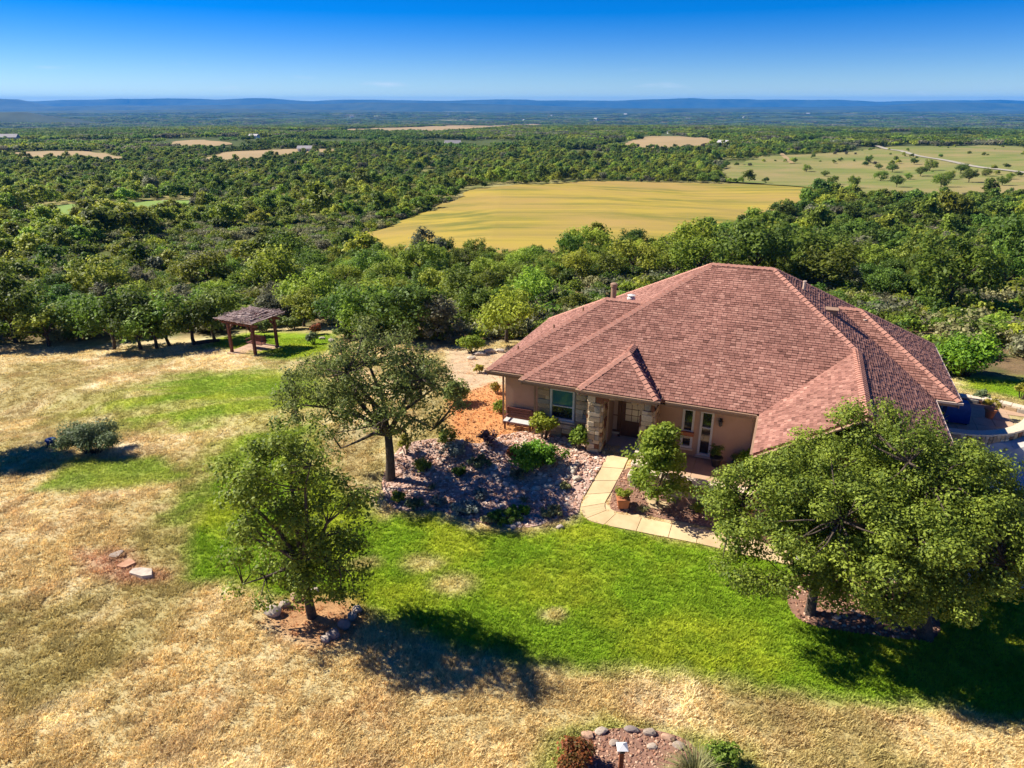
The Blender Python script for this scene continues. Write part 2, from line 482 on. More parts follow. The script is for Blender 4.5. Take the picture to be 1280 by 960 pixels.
class MB:
    def __init__(s): s.v = []; s.f = []; s.t = []
    def add(s, V, Fs, t=0.5):
        k = len(s.v); s.v += [tuple(map(float, p)) for p in V]; s.f += [tuple(i + k for i in f) for f in Fs]; s.t += [t] * len(V)
    def box(s, x0, x1, y0, y1, z0, z1, t=.5):
        V = [(x0, y0, z0), (x1, y0, z0), (x1, y1, z0), (x0, y1, z0), (x0, y0, z1), (x1, y0, z1), (x1, y1, z1), (x0, y1, z1)]
        s.add(V, [(0, 3, 2, 1), (4, 5, 6, 7), (0, 1, 5, 4), (1, 2, 6, 5), (2, 3, 7, 6), (3, 0, 4, 7)], t)
    def bar(s, a, b, w, hgt, up=(0, 0, 1), t=.5):
        a = np.array(a, float); b = np.array(b, float); d = b - a; L = np.linalg.norm(d); d = d / L
        up = np.array(up, float); sd = np.cross(d, up); sd /= np.linalg.norm(sd); up = np.cross(sd, d)
        V = [p + sd * i * w / 2 + up * j * hgt / 2 for p in (a, b) for i, j in ((-1, -1), (1, -1), (1, 1), (-1, 1))]
        s.add(V, [(0, 1, 2, 3), (7, 6, 5, 4), (0, 4, 5, 1), (1, 5, 6, 2), (2, 6, 7, 3), (3, 7, 4, 0)], t)
    def tube(s, pts, rad, n=7, t=.5):
        pts = np.array(pts, float); k = len(s.v); m_ = len(pts); V = []
        for i in range(m_):
            d = pts[min(i + 1, m_ - 1)] - pts[max(i - 1, 0)]; d /= (np.linalg.norm(d) + 1e-9)
            a = np.cross(d, (0.31, .9, .2)); a /= (np.linalg.norm(a) + 1e-9); b = np.cross(d, a)
            for j in range(n):
                th = 2 * math.pi * j / n; V.append(pts[i] + (a * math.cos(th) + b * math.sin(th)) * rad[i])
        Fs = [(i * n + j, i * n + (j + 1) % n, (i + 1) * n + (j + 1) % n, (i + 1) * n + j) for i in range(m_ - 1) for j in range(n)]
        Fs += [tuple(range(n))[::-1], tuple((m_ - 1) * n + j for j in range(n))]
        s.add(V, Fs, t)
    def lathe(s, prof, c=(0, 0, 0), n=14, t=.5):
        V = []; m_ = len(prof)
        for r, z in prof:
            for j in range(n):
                th = 2 * math.pi * j / n; V.append((c[0] + r * math.cos(th), c[1] + r * math.sin(th), c[2] + z))
        Fs = [(i * n + j, i * n + (j + 1) % n, (i + 1) * n + (j + 1) % n, (i + 1) * n + j) for i in range(m_ - 1) for j in range(n)]
        Fs += [tuple(range(n))[::-1], tuple((m_ - 1) * n + j for j in range(n))]
        s.add(V, Fs, t)
    def build(s, name, m, parent=None, smooth=False, tint=False):
        return mesh_obj(name, s.v, s.f, m, parent, s.t if tint else None, smooth)

# a few roughly squared stones shared by every wall, and rounded ones for boulders
def stone_meshes(n, irregular, m, seg=1, bev=.09):
    out = []
    r = np.random.default_rng(11)
    for i in range(n):
        bm = bmesh.new(); bmesh.ops.create_cube(bm, size=1)
        bmesh.ops.bevel(bm, geom=bm.edges[:] + bm.verts[:], offset=bev, segments=seg, affect='EDGES', profile=.6)
        for v in bm.verts:
            v.co += Vector(r.normal(size=3) * irregular)
        me = bpy.data.meshes.new('stone'); bm.to_mesh(me); bm.free(); me.materials.append(M[m]); out.append(me)
    return out
ST = stone_meshes(5, .022, 'stone')
CAPS = stone_meshes(4, .02, 'cap', bev=.05)
def boulder_meshes(n, m, seed):
    out = []; r = np.random.default_rng(seed)
    for i in range(n):
        bm = bmesh.new(); bmesh.ops.create_icosphere(bm, subdivisions=2, radius=.5)
        ax = r.normal(size=(7, 3)); ax /= np.linalg.norm(ax, axis=1)[:, None]; lim = r.uniform(.3, .44, 7)
        for v in bm.verts:
            p = np.array(v.co)
            for a, q in zip(ax, lim):
                e_ = p @ a
                if e_ > q: p = p - a * (e_ - q) * .9
            v.co = Vector(p + r.normal(size=3) * .012)
        me = bpy.data.meshes.new('rock'); bm.to_mesh(me); bm.free(); me.materials.append(M[m]); out.append(me)
    return out
BOUL = boulder_meshes(5, 'rock', 5)
PBOUL = boulder_meshes(4, 'palerock', 8)

def stone_face(parent, A, B, z0, z1, openings=(), depth=.10, course=(.17, .32), length=(.28, .62), meshes=None, seed=1, name='stone', zfun=None, gap=.012):
    """courses of squared stones standing proud of the line A-B (outside on its right hand)"""
    r = np.random.default_rng(seed); meshes = meshes or ST
    A = np.array(A, float); B = np.array(B, float); L = np.linalg.norm(B - A); d = (B - A) / L; nrm = np.array([d[1], -d[0]]); ang = math.atan2(d[1], d[0])
    z = z0
    while z < z1 - .04:
        hh = min(r.uniform(*course), z1 - z)
        if z1 - (z + hh) < .1: hh = z1 - z
        spans = [(0, L)]
        for s0, s1, a, b in openings:
            if z + hh / 2 > a and z + hh / 2 < b:
                ns = []
                for p, q in spans:
                    if s0 > p: ns.append((p, min(q, s0)))
                    if s1 < q: ns.append((max(p, s1), q))
                spans = [q for q in ns if q[1] - q[0] > .03]
        for p, q in spans:
            s = p
            while s < q - .02:
                w = min(r.uniform(*length), q - s)
                if q - (s + w) < .14: w = q - s
                o = link(name, meshes[r.integers(len(meshes))], parent)
                c = A + d * (s + w / 2) + nrm * (depth / 2 - .03 + r.uniform(-.012, .018))
                zz = z + hh / 2 + (zfun(s + w / 2) if zfun else 0)
                o.location = (c[0], c[1], zz); o.rotation_euler = (0, 0, ang)
                o.scale = (w - gap, depth, hh - gap)
                s += w
        z += hh
    return

def wall_mb(mb, A, B, z0, z1, th, openings=()):
    """wall slab from A to B (outside on the right hand), with openings left free"""
    A = np.array(A, float); B = np.array(B, float); L = np.linalg.norm(B - A); d = (B - A) / L; nrm = np.array([d[1], -d[0]])
    xs = sorted({0, L, *[o[0] for o in openings], *[o[1] for o in openings]}); zs = sorted({z0, z1, *[o[2] for o in openings], *[o[3] for o in openings]})
    for i in range(len(xs) - 1):
        for j in range(len(zs) - 1):
            cx = (xs[i] + xs[i + 1]) / 2; cz = (zs[j] + zs[j + 1]) / 2
            if any(o[0] < cx < o[1] and o[2] < cz < o[3] for o in openings): continue
            P = [A + d * xs[i], A + d * xs[i + 1], A + d * xs[i + 1] - nrm * th, A + d * xs[i] - nrm * th]
            V = [(*p, zs[j]) for p in P] + [(*p, zs[j + 1]) for p in P]
            mb.add(V, [(0, 3, 2, 1), (4, 5, 6, 7), (0, 1, 5, 4), (1, 2, 6, 5), (2, 3, 7, 6), (3, 0, 4, 7)])

# ------------------------------------------------------------------ instanced cover (only for what nobody could count)
PROTO = bpy.data.collections.new('cover_pieces')
def scatter(name, pts, scl, rot, cols, protos, seed=0, idx=None):
    me = bpy.data.meshes.new(name)
    n = len(pts)
    me.vertices.add(n); me.vertices.foreach_set('co', np.asarray(pts, np.float32).reshape(-1))
    def at(nm, ty, key, val):
        a = me.attributes.new(nm, ty, 'POINT'); a.data.foreach_set(key, np.asarray(val).reshape(-1))
    at('scl', 'FLOAT_VECTOR', 'vector', np.asarray(scl, np.float32))
    at('rot', 'FLOAT_VECTOR', 'vector', np.asarray(rot, np.float32))
    at('idx', 'INT', 'value', (idx if idx is not None else np.random.default_rng(seed).integers(0, len(protos), n)).astype(np.int32))
    if cols is not None:
        c4 = np.ones((n, 4), np.float32); c4[:, :3] = cols; at('tint', 'FLOAT_COLOR', 'color', c4)
    o = link(name, me)
    col = bpy.data.collections.new(name + '_pieces')
    for k, p in enumerate(protos):
        p.name = f'{name}_piece_{k:02d}'; col.objects.link(p)
    ng = bpy.data.node_groups.new(name, 'GeometryNodeTree')
    ng.interface.new_socket('Geometry', in_out='INPUT', socket_type='NodeSocketGeometry')
    ng.interface.new_socket('Geometry', in_out='OUTPUT', socket_type='NodeSocketGeometry')
    nn = ng.nodes; ll = ng.links
    gi = nn.new('NodeGroupInput'); go = nn.new('NodeGroupOutput')
    ci = nn.new('GeometryNodeCollectionInfo'); ci.inputs['Collection'].default_value = col
    ci.inputs['Separate Children'].default_value = True; ci.inputs['Reset Children'].default_value = True
    ip = nn.new('GeometryNodeInstanceOnPoints'); ip.inputs['Pick Instance'].default_value = True
    def na(nm, ty):
        a = nn.new('GeometryNodeInputNamedAttribute'); a.data_type = ty; a.inputs['Name'].default_value = nm
        return [s for s in a.outputs if s.enabled and s.name == 'Attribute'][0]
    ll.new(gi.outputs[0], ip.inputs['Points']); ll.new(ci.outputs[0], ip.inputs['Instance'])
    ll.new(na('idx', 'INT'), ip.inputs['Instance Index'])
    e2r = nn.new('FunctionNodeEulerToRotation'); ll.new(na('rot', 'FLOAT_VECTOR'), e2r.inputs[0])
    ll.new(e2r.outputs[0], ip.inputs['Rotation']); ll.new(na('scl', 'FLOAT_VECTOR'), ip.inputs['Scale'])
    ll.new(ip.outputs[0], go.inputs[0])
    md = o.modifiers.new('cover', 'NODES'); md.node_group = ng
    o['kind'] = 'stuff'
    return o
def proto_obj(me):
    return bpy.data.objects.new('piece', me)

# ================================================================== GROUND
LAWN = gpoly([(243, 722), (238, 660), (262, 610), (300, 575), (350, 560), (420, 600), (480, 648), (545, 640), (600, 662), (655, 668), (700, 655), (728, 640),
              (790, 662), (900, 688), (1000, 690), (1110, 690), (1290, 720), (1330, 800), (1330, 905), (1270, 900), (1180, 884), (1010, 866), (850, 848), (700, 832),
              (600, 812), (500, 782), (440, 760), (330, 744)])
TRIANGLE = gpoly([(44, 613), (160, 612), (240, 596), (200, 574), (90, 574)])
FAINT = gpoly([(60, 508), (130, 484), (240, 470), (370, 458), (430, 500), (390, 560), (325, 605), (255, 665), (222, 648), (262, 592), (276, 545), (170, 528)])
PERGOLA_TURF = gpoly([(258, 434), (262, 421), (330, 414), (415, 418), (420, 436), (385, 452), (350, 449), (310, 440)])
BACK_LAWN = gpoly([(1192, 462), (1340, 458), (1340, 515), (1270, 497), (1205, 486)])
TREE_SOIL = gpoly([(330, 778), (352, 752), (388, 742), (440, 745), (455, 768), (430, 798), (395, 812), (350, 800)])
SANDY = gpoly([(556, 438), (640, 436), (650, 470), (615, 500), (560, 475)])
ORANGE = gpoly([(560, 500), (612, 478), (660, 500), (672, 548), (640, 562), (585, 560), (560, 540)])
BARE = gpoly([(100, 690), (160, 690), (200, 722), (150, 735), (110, 715)])
FRONT_BED_TURF = gpoly([(670, 985), (690, 925), (735, 906), (800, 906), (880, 915), (940, 940), (960, 985)])
WOODS_EDGE = gpoly([(-60, 438), (0, 436), (90, 432), (140, 430), (270, 424), (330, 412), (410, 413), (440, 425), (500, 432), (560, 436)])

def ground_col(x, y):
    x = np.asarray(x, float); y = np.asarray(y, float)
    n1 = fbm(x / 2.3, y / 2.3, 5); n2 = fbm(x / .55 + 40, y / .55, 3); n3 = fbm(x / 7 + 9, y / 7 + 3, 3)
    nb = fbm(x / .35 + 90, y / .6 + 11, 2)
    jag = (n1 - .5) * 1.5 + (n2 - .5) * .9
    straw = np.array([.55, .44, .225]); straw2 = np.array([.49, .385, .18]); pale = np.array([.62, .52, .31]); olive = np.array([.26, .225, .06])
    k = np.clip((n3 - .35) / .3, 0, 1)[..., None]
    c = straw * (1 - k) + straw2 * k
    k = np.clip((n1 - .52) / .2, 0, 1)[..., None]; c = c * (1 - k) + pale * k
    k = (np.clip((fbm(x / 4 + 60, y / 4, 4) - .50) / .14, 0, 1) * .55)[..., None]; c = c * (1 - k) + olive * k
    dirt = np.array([.36, .215, .12]); k = (np.clip((fbm(x / 1.7 + 33, y / 1.7 + 7, 4) - .58) / .08, 0, 1) * .2)[..., None]; c = c * (1 - k) + dirt * k
    # far left mown streaks
    green = np.zeros_like(x)
    def soft(P, w, s):
        return s * sstep(w, -w, poly_sd(x, y, P) + jag * w)
    streak = np.clip((fbm(x / 6 + 3, y / 1.1 + 8, 3) - .36) / .2, 0, 1)
    green = np.maximum(green, soft(FAINT, 1.8, .92) * (.35 + .65 * streak))
    green = np.maximum(green, soft(TRIANGLE, .5, .8))
    green = np.maximum(green, soft(PERGOLA_TURF, .8, 1.0))
    green = np.maximum(green, soft(BACK_LAWN, .8, 1.0))
    green = np.maximum(green, soft(FRONT_BED_TURF, .5, .62))
    lawn = soft(LAWN, .5, 1.0)
    spots = 0
    for px, py, r in ((529, 705, .55), (566, 730, .6), (690, 770, .3), (455, 705, .4)):
        q = G(px, py); spots = np.maximum(spots if not np.isscalar(spots) else 0 * x, sstep(r * 1.5, r * .3, np.hypot((x - q[0]) / 1.4, y - q[1]) + jag * .25))
    green = np.maximum(green, lawn * (1 - .75 * spots))
    g1 = np.array([.195, .295, .018]); g2 = np.array([.30, .345, .026]); g3 = np.array([.16, .235, .016])
    q = np.clip((n1 - .38) / .25, 0, 1)[..., None]
    gc = g1 * (1 - q) + g2 * q
    q = (np.clip((n2 - .5) / .15, 0, 1) * .5)[..., None]; gc = gc * (1 - q) + g3 * q
    c = c * (1 - green[..., None]) + gc * green[..., None]
    for P, colr, w in ((TREE_SOIL, (.43, .225, .105), .35), (SANDY, (.52, .37, .23), .5), (ORANGE, (.55, .25, .095), .4), (BARE, (.44, .27, .16), .5)):
        k = soft(P, w, .92)[..., None]; c = c * (1 - k) + np.array(colr) * k
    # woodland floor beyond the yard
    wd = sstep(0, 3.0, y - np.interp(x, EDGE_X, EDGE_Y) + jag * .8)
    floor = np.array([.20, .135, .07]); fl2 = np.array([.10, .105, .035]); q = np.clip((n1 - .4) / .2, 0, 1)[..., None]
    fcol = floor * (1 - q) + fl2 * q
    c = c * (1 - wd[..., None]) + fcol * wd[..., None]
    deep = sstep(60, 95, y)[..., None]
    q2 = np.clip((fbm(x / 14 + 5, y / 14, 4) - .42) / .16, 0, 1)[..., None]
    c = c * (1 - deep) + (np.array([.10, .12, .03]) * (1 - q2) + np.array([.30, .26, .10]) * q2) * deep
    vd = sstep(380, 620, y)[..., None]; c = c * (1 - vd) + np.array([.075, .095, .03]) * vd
    return c * (1 + .25 * (nb - .5))[..., None], green

_e = [(p[0], p[1]) for p in WOODS_EDGE]
EDGE_X = np.array([-400, *[p[0] for p in _e], 2, 8, 16, 22, 27, 40, 400]); EDGE_Y = np.array([44, *[p[1] for p in _e], 45, 46, 41, 36.5, 36, 34.5, 31])
_o = np.argsort(EDGE_X); EDGE_X = EDGE_X[_o]; EDGE_Y = EDGE_Y[_o]

def build_ground():
    def axis(lo, hi, step, far_lo, far_hi, g=1.09, cap=400):
        a = list(np.arange(lo, hi + 1e-6, step)); s = step; p = a[-1]
        while p < far_hi: s = min(s * g, cap); p += s; a.append(p)
        s = step; p = a[0]; f = []
        while p > far_lo: s = min(s * g, cap); p -= s; f.append(p)
        return np.array(f[::-1] + a)
    xs = axis(-31, 29, .24, -14000, 14000); ys = axis(8, 50, .24, -400, 15000, 1.075)
    X, Y = np.meshgrid(xs, ys); Z = h(X, Y)
    nx, ny = len(xs), len(ys)
    me = bpy.data.meshes.new('ground')
    me.vertices.add(nx * ny); me.vertices.foreach_set('co', np.stack([X, Y, Z], -1).reshape(-1).astype(np.float32))
    i = np.arange(nx * ny).reshape(ny, nx)
    Q = np.stack([i[:-1, :-1], i[:-1, 1:], i[1:, 1:], i[1:, :-1]], -1).reshape(-1, 4)
    me.loops.add(Q.size); me.loops.foreach_set('vertex_index', Q.reshape(-1).astype(np.int32))
    me.polygons.add(len(Q)); me.polygons.foreach_set('loop_start', np.arange(0, Q.size, 4, dtype=np.int32))
    me.polygons.foreach_set('use_smooth', np.ones(len(Q), bool))
    me.update(calc_edges=True)
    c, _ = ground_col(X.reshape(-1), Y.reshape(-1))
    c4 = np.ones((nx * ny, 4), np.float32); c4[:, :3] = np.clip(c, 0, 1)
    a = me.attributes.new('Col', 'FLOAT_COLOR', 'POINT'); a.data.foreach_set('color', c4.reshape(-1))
    far = sstep(1300, 2200, np.hypot(X, Y)).reshape(-1)
    a = me.attributes.new('far', 'FLOAT', 'POINT'); a.data.foreach_set('value', far.astype(np.float32))
    me.materials.append(M['ground'])
    o = link('ground', me); o['kind'] = 'structure'
build_ground()

def sheet(name, P, m, cell, dz, parent=None):
    """a patch of another surface lying on the terrain, edge following polygon P exactly"""
    P = np.asarray(P)[:, :2]
    bm = bmesh.new()
    x0, y0 = P.min(0); x1, y1 = P.max(0)
    vs_ = [bm.verts.new((p[0], p[1], 0)) for p in P]
    f = bm.faces.new(vs_)
    bmesh.ops.triangulate(bm, faces=[f])
    for ax, lo, hi in ((0, x0, x1), (1, y0, y1)):
        k = lo + cell
        while k < hi:
            co = Vector((k, 0, 0)) if ax == 0 else Vector((0, k, 0)); no = Vector((1, 0, 0)) if ax == 0 else Vector((0, 1, 0))
            bmesh.ops.bisect_plane(bm, geom=bm.verts[:] + bm.edges[:] + bm.faces[:], plane_co=co, plane_no=no); k += cell
    co = np.array([v.co[:] for v in bm.verts]); z = h(co[:, 0], co[:, 1])
    for v, q in zip(bm.verts, z): v.co.z = q + dz
    bmesh.ops.recalc_face_normals(bm, faces=bm.faces)
    if bm.faces and sum(f.normal.z for f in bm.faces) < 0: bmesh.ops.reverse_faces(bm, faces=bm.faces)
    me = bpy.data.meshes.new(name); bm.to_mesh(me); bm.free(); me.materials.append(M[m])
    o = link(name, me, parent)
    if not parent: o['kind'] = 'structure'
    return o

def smooth_poly(P, n=4, closed=True):
    P = np.asarray(P, float); out = []; k = len(P)
    for i in range(k if closed else k - 1):
        g = lambda j: P[j % k] if closed else P[min(max(j, 0), k - 1)]
        a, b, c, d = g(i - 1), g(i), g(i + 1), g(i + 2)
        for t in np.linspace(0, 1, n, endpoint=False):
            out.append(.5 * ((2 * b) + (-a + c) * t + (2 * a - 5 * b + 4 * c - d) * t * t + (-a + 3 * b - 3 * c + d) * t ** 3))
    if not closed: out.append(P[-1])
    return np.array(out)

# ---- fields far below the house
HAY = smooth_poly(gpoly([(430, 313), (490, 285), (555, 256), (596, 238), (680, 231), (800, 228), (920, 231), (1003, 234), (1016, 246), (975, 268), (910, 284), (830, 302), (740, 316), (640, 324), (520, 324)]), 4)
PASTURE = smooth_poly(gpoly([(905, 226), (930, 205), (960, 196), (1050, 192), (1100, 186), (1200, 184), (1400, 186), (1400, 232), (1280, 244), (1180, 252), (1090, 248), (1020, 236)]), 3)
TAN = smooth_poly(gpoly([(776, 184), (800, 174), (846, 171), (888, 174), (884, 181), (850, 186)]), 3)
FIELDS = [('hay_field', HAY, 'hay', 5), ('pasture', PASTURE, 'pasture', 12), ('stubble_field', TAN, 'tanfield', 25),
          ('clearing', smooth_poly(gpoly([(45, 262), (120, 256), (235, 251), (240, 259), (150, 268), (60, 274)]), 3), 'lime', 8),
          ('stubble_field', smooth_poly(gpoly([(212, 181), (240, 176), (285, 178), (280, 183), (235, 184)]), 3), 'tanfield', 25),
          ('stubble_field', smooth_poly(gpoly([(262, 199), (300, 190), (420, 187), (425, 191), (350, 197), (300, 204)]), 3), 'tanfield', 20),
          ('stubble_field', smooth_poly(gpoly([(430, 163), (520, 159), (660, 155), (675, 158), (560, 165)]), 3), 'tanfield', 40),
          ('stubble_field', smooth_poly(gpoly([(0, 195), (60, 190), (140, 192), (150, 203), (80, 200)]), 3), 'tanfield', 25)]
def ragged(P, amp, seed):
    P = np.asarray(P)[:, :2]; out = []
    for i in range(len(P)):
        a, b = P[i], P[(i + 1) % len(P)]; L = np.linalg.norm(b - a); k = max(1, int(L / (amp * 2.2)))
        for t in range(k): out.append(a + (b - a) * t / k)
    out = np.array(out); q = np.random.default_rng(seed).normal(size=out.shape); q = (q + np.roll(q, 1, 0) + np.roll(q, 2, 0)) / 1.7
    return out + q * amp
FIELDS = [(nm, ragged(P, np.linalg.norm(P[:, :2].mean(0)) / 170, i), m, cell) for i, (nm, P, m, cell) in enumerate(FIELDS)]
for nm, P, m, cell in FIELDS:
    sheet(nm, P, m, cell, .30 if cell < 10 else .6)
def strip(name, pts, w, m, cell, dz):
    P = smooth_poly(pts, 5, False)[:, :2]; d = np.gradient(P, axis=0); d /= np.linalg.norm(d, axis=1)[:, None]; nn = np.stack([-d[:, 1], d[:, 0]], 1)
    return sheet(name, np.concatenate([P + nn * w / 2, (P - nn * w / 2)[::-1]]), m, cell, dz)
strip('road', gpoly([(1090, 182), (1135, 193), (1185, 203), (1240, 213), (1330, 224)]), 3.5, 'road', 20, .9)
strip('track', gpoly([(962, 183), (972, 190), (980, 197), (990, 206)]), 3, 'tanfield', 20, .9)

# ---- far hills, each a low ridge of ground
def ridge(name, dist, x0, x1, hgt, wid, seed, prof):
    xs = np.linspace(x0, x1, 160); rr = np.random.default_rng(seed)
    off = np.array([0, .12, .3, .5, .8, 1.0]) ; hh = np.array([-30, 0, .55, 1.0, 1.0, .6])
    V = []; Fs = []
    for i, x in enumerate(xs):
        p = prof((x - x0) / (x1 - x0)); nz = fbm(np.array([x / (wid * 1.3) + seed]), np.array([seed * 3.1]), 5)[0]
        for o_, q in zip(off, hh):
            z = -100 if q < -1 else -72 + q * hgt * p * (.5 + 1.0 * nz)
            V.append((x, dist + o_ * wid + (fbm(np.array([x / 700.]), np.array([o_ * 3 + seed]), 3)[0] - .5) * wid * .5, z))
    n = len(off)
    for i in range(len(xs) - 1):
        for j in range(n - 1):
            Fs.append((i * n + j, (i + 1) * n + j, (i + 1) * n + j + 1, i * n + j + 1))
    o = mesh_obj(name, V, Fs, 'hill', smooth=True); o['kind'] = 'structure'
ridge('hills', 12500, -13500, 13500, 138, 1300, 4, lambda t: 1.0)
ridge('hills', 9000, -12500, 12500, 84, 1100, 9, lambda t: .72 + .3 * math.sin(t * 17 + 1))
ridge('hills', 6400, -9000, 9000, 40, 900, 14, lambda t: .6 + .4 * math.sin(t * 23))
ridge('mesa', 9600, -10500, -6250, 150, 900, 2, lambda t: 1 if t < .86 else max(0, 1 - (t - .86) / .14))
ridge('mesa', 3100, -4200, -1960, 58, 420, 6, lambda t: 1 if t < .88 else max(0, 1 - (t - .88) / .12) ** 1.0)

# ================================================================== HOUSE
EV, SL, HD, RL = 2.90, 0.622, 6.8, 2.7            # eave height, slope, half depth, ridge length
RZ = EV + SL * HD
UR = 2 * HD + RL                                  # right eave
GL = 9.9                                          # left eave of the garage wing
GU = (UR + GL) / 2                                # garage ridge
GZ = EV + SL * (UR - GU)
GV = HD - (GU - HD - RL)                          # where garage ridge meets the main hip
GF = -3.5                                         # front of the garage roof
house = empty('house', (HC[0], HC[1], 0), H_ANG)
tag(house, 'sprawling single-storey stucco and stone house with brown shingled hip roof', 'house')
roof = mesh_obj('roof', [], [], 'deck', house)

SHN = {'n': 0}
def shingle_face(P3, eave_dir, tabs=True, seed=0):
    """one plane of the roof: boarded deck plus lapped shingle tabs in courses"""
    P3 = np.array(P3, float); e = np.array(eave_dir, float); e /= np.linalg.norm(e)
    nrm = np.zeros(3)
    for i in range(len(P3)):
        nrm += np.cross(P3[i], P3[(i + 1) % len(P3)])
    nrm /= np.linalg.norm(nrm)
    if nrm[2] < 0: nrm = -nrm; P3 = P3[::-1]
    up = np.cross(nrm, e)
    if up[2] < 0: up = -up; 
    o = P3[np.argmin(P3[:, 2])]
    n = len(P3)
    V = [p for p in P3] + [p - np.array([0, 0, .14]) for p in P3]
    Fs = [tuple(range(n)), tuple(range(2 * n - 1, n - 1, -1))] + [(i, i + n, (i + 1) % n + n, (i + 1) % n) for i in range(n)]
    DECK.add(V, Fs)
    if not tabs: return
    r = np.random.default_rng(100 + seed)
    a = (P3 - o) @ e; b = (P3 - o) @ up
    def span(y):
        xs = []
        for i in range(n):
            j = (i + 1) % n
            if (b[i] - y) * (b[j] - y) <= 0 and abs(b[i] - b[j]) > 1e-9:
                xs.append(a[i] + (y - b[i]) / (b[j] - b[i]) * (a[j] - a[i]))
        return (min(xs), max(xs)) if len(xs) >= 2 else None
    bmax = b.max(); c = .13; y = -.02; row = 0
    while y < bmax - .02:
        y1 = min(y + c, bmax - 1e-4)
        s0 = span(max(y, 1e-4)); s1 = span(y1)
        if s0 and s1:
            x = s0[0]; first = True
            ph = (row % 2) * .17 + r.uniform(0, .1)
            x -= ph
            while x < s0[1]:
                w = r.uniform(.15, .27)
                xa, xb = x, x + w - .012
                x += w
                pa, pb = max(xa, s0[0]), min(xb, s0[1]); qa, qb = max(xa, s1[0]), min(xb, s1[1])
                if pb - pa < .015: continue
                if qb < qa: qa = qb = min(max((qa + qb) / 2, s1[0]), s1[1])
                lift = .022 + (r.random() < .4) * .012 + r.uniform(0, .004)
                p = [o + e * pa + up * y + nrm * lift, o + e * pb + up * y + nrm * lift, o + e * qb + up * (y1 + .01) + nrm * .006, o + e * qa + up * (y1 + .01) + nrm * .006,
                     o + e * pa + up * y + nrm * .002, o + e * pb + up * y + nrm * .002]
                t = np.clip(r.normal(.48, .14) + (.15 if r.random() < .12 else 0) - (.22 if r.random() < .13 else 0), 0, 1)
                SH.add(p, [(0, 1, 2, 3), (4, 5, 1, 0)], t)
        y += c; row += 1

DECK = MB(); SH = MB()
def hip_faces(u0, u1, v0, v1, z0, s, show=('F', 'B', 'L', 'R'), tabs=('F', 'B', 'L', 'R'), along='u', seed=0):
    hd = min(u1 - u0, v1 - v0) / 2 if along is None else ((v1 - v0) / 2 if along == 'u' else (u1 - u0) / 2)
    z = z0 + s * hd
    if along == 'u':
        A = (u0 + hd, v0 + hd, z); B = (u1 - hd, v0 + hd, z)
        f = {'F': [(u0, v0, z0), (u1, v0, z0), B, A], 'B': [(u1, v1, z0), (u0, v1, z0), A, B], 'L': [(u0, v1, z0), (u0, v0, z0), A], 'R': [(u1, v0, z0), (u1, v1, z0), B]}
    else:
        A = (u0 + hd, v0 + hd, z); B = (u0 + hd, v1 - hd, z)
        f = {'F': [(u0, v0, z0), (u1, v0, z0), A], 'B': [(u1, v1, z0), (u0, v1, z0), B], 'L': [(u0, v1, z0), (u0, v0, z0), A, B], 'R': [(u1, v0, z0), (u1, v1, z0), B, A]}
    dirs = {'F': (1, 0, 0), 'B': (1, 0, 0), 'L': (0, 1, 0), 'R': (0, 1, 0)}
    for i, k in enumerate(show): shingle_face(f[k], dirs[k], k in tabs, seed + i)
    return A, B
P1 = (HD, HD, RZ); P2 = (HD + RL, HD, RZ)
hip_faces(0, UR, 0, 2 * HD, EV, SL, ('F', 'B', 'L'), ('F', 'L'), 'u', 1)
shingle_face([(UR, GF, EV), (UR, 2 * HD, EV), P2, (GU, GV, GZ), (GU, GF, GZ)], (0, 1, 0), True, 5)
shingle_face([(GL, GF, EV), (GL, 1.3, EV), (GU, GV + .6, GZ), (GU, GF, GZ)], (0, 1, 0), True, 6)
# left wing, right rear wing, porch
LW = dict(u0=-1.84, u1=6.0, v0=.52, v1=.52 + 2 * 4.25)
LA, LB = hip_faces(LW['u0'], LW['u1'] + 3, LW['v0'], LW['v1'], EV, SL, ('F', 'B', 'L'), ('F', 'L'), 'u', 20)
WRU, WV0, WV1 = 17.25, 4.3, 12.0
shingle_face([(10.0, WV0, EV), (WRU, WV0, EV), (WRU - 3.85, WV0 + 3.85, EV + SL * 3.85), (10.0, WV0 + 3.85, EV + SL * 3.85)], (1, 0, 0), True, 30)
shingle_face([(WRU, WV0, EV), (WRU, WV1, EV), (WRU - 3.85, WV0 + 3.85, EV + SL * 3.85)], (0, 1, 0), True, 31)
shingle_face([(WRU, WV1, EV), (10.0, WV1, EV), (10.0, WV0 + 3.85, EV + SL * 3.85), (WRU - 3.85, WV0 + 3.85, EV + SL * 3.85)], (1, 0, 0), False, 32)
PE = EV + .12
PU0, PU1, PV0 = 2.72, 6.02, -.42
ph = (PU1 - PU0) / 2; PSL = .78
PQ = ((PU0 + PU1) / 2, PV0 + ph, PE + PSL * ph)
shingle_face([(PU0, PV0, PE), (PU1, PV0, PE), PQ], (1, 0, 0), True, 40)
shingle_face([(PU1, PV0, PE), (PU1, 1.2, PE), (PQ[0], 3.6, PQ[2]), PQ], (0, 1, 0), True, 41)
shingle_face([(PU0, 1.2, PE), (PU0, PV0, PE), PQ, (PQ[0], 3.6, PQ[2])], (0, 1, 0), True, 42)
bpy.data.objects.remove(roof)
roof = DECK.build('roof', 'deck', house)
shn = SH.build('shingles', 'shingle', roof, tint=True); shn['kind'] = 'stuff'

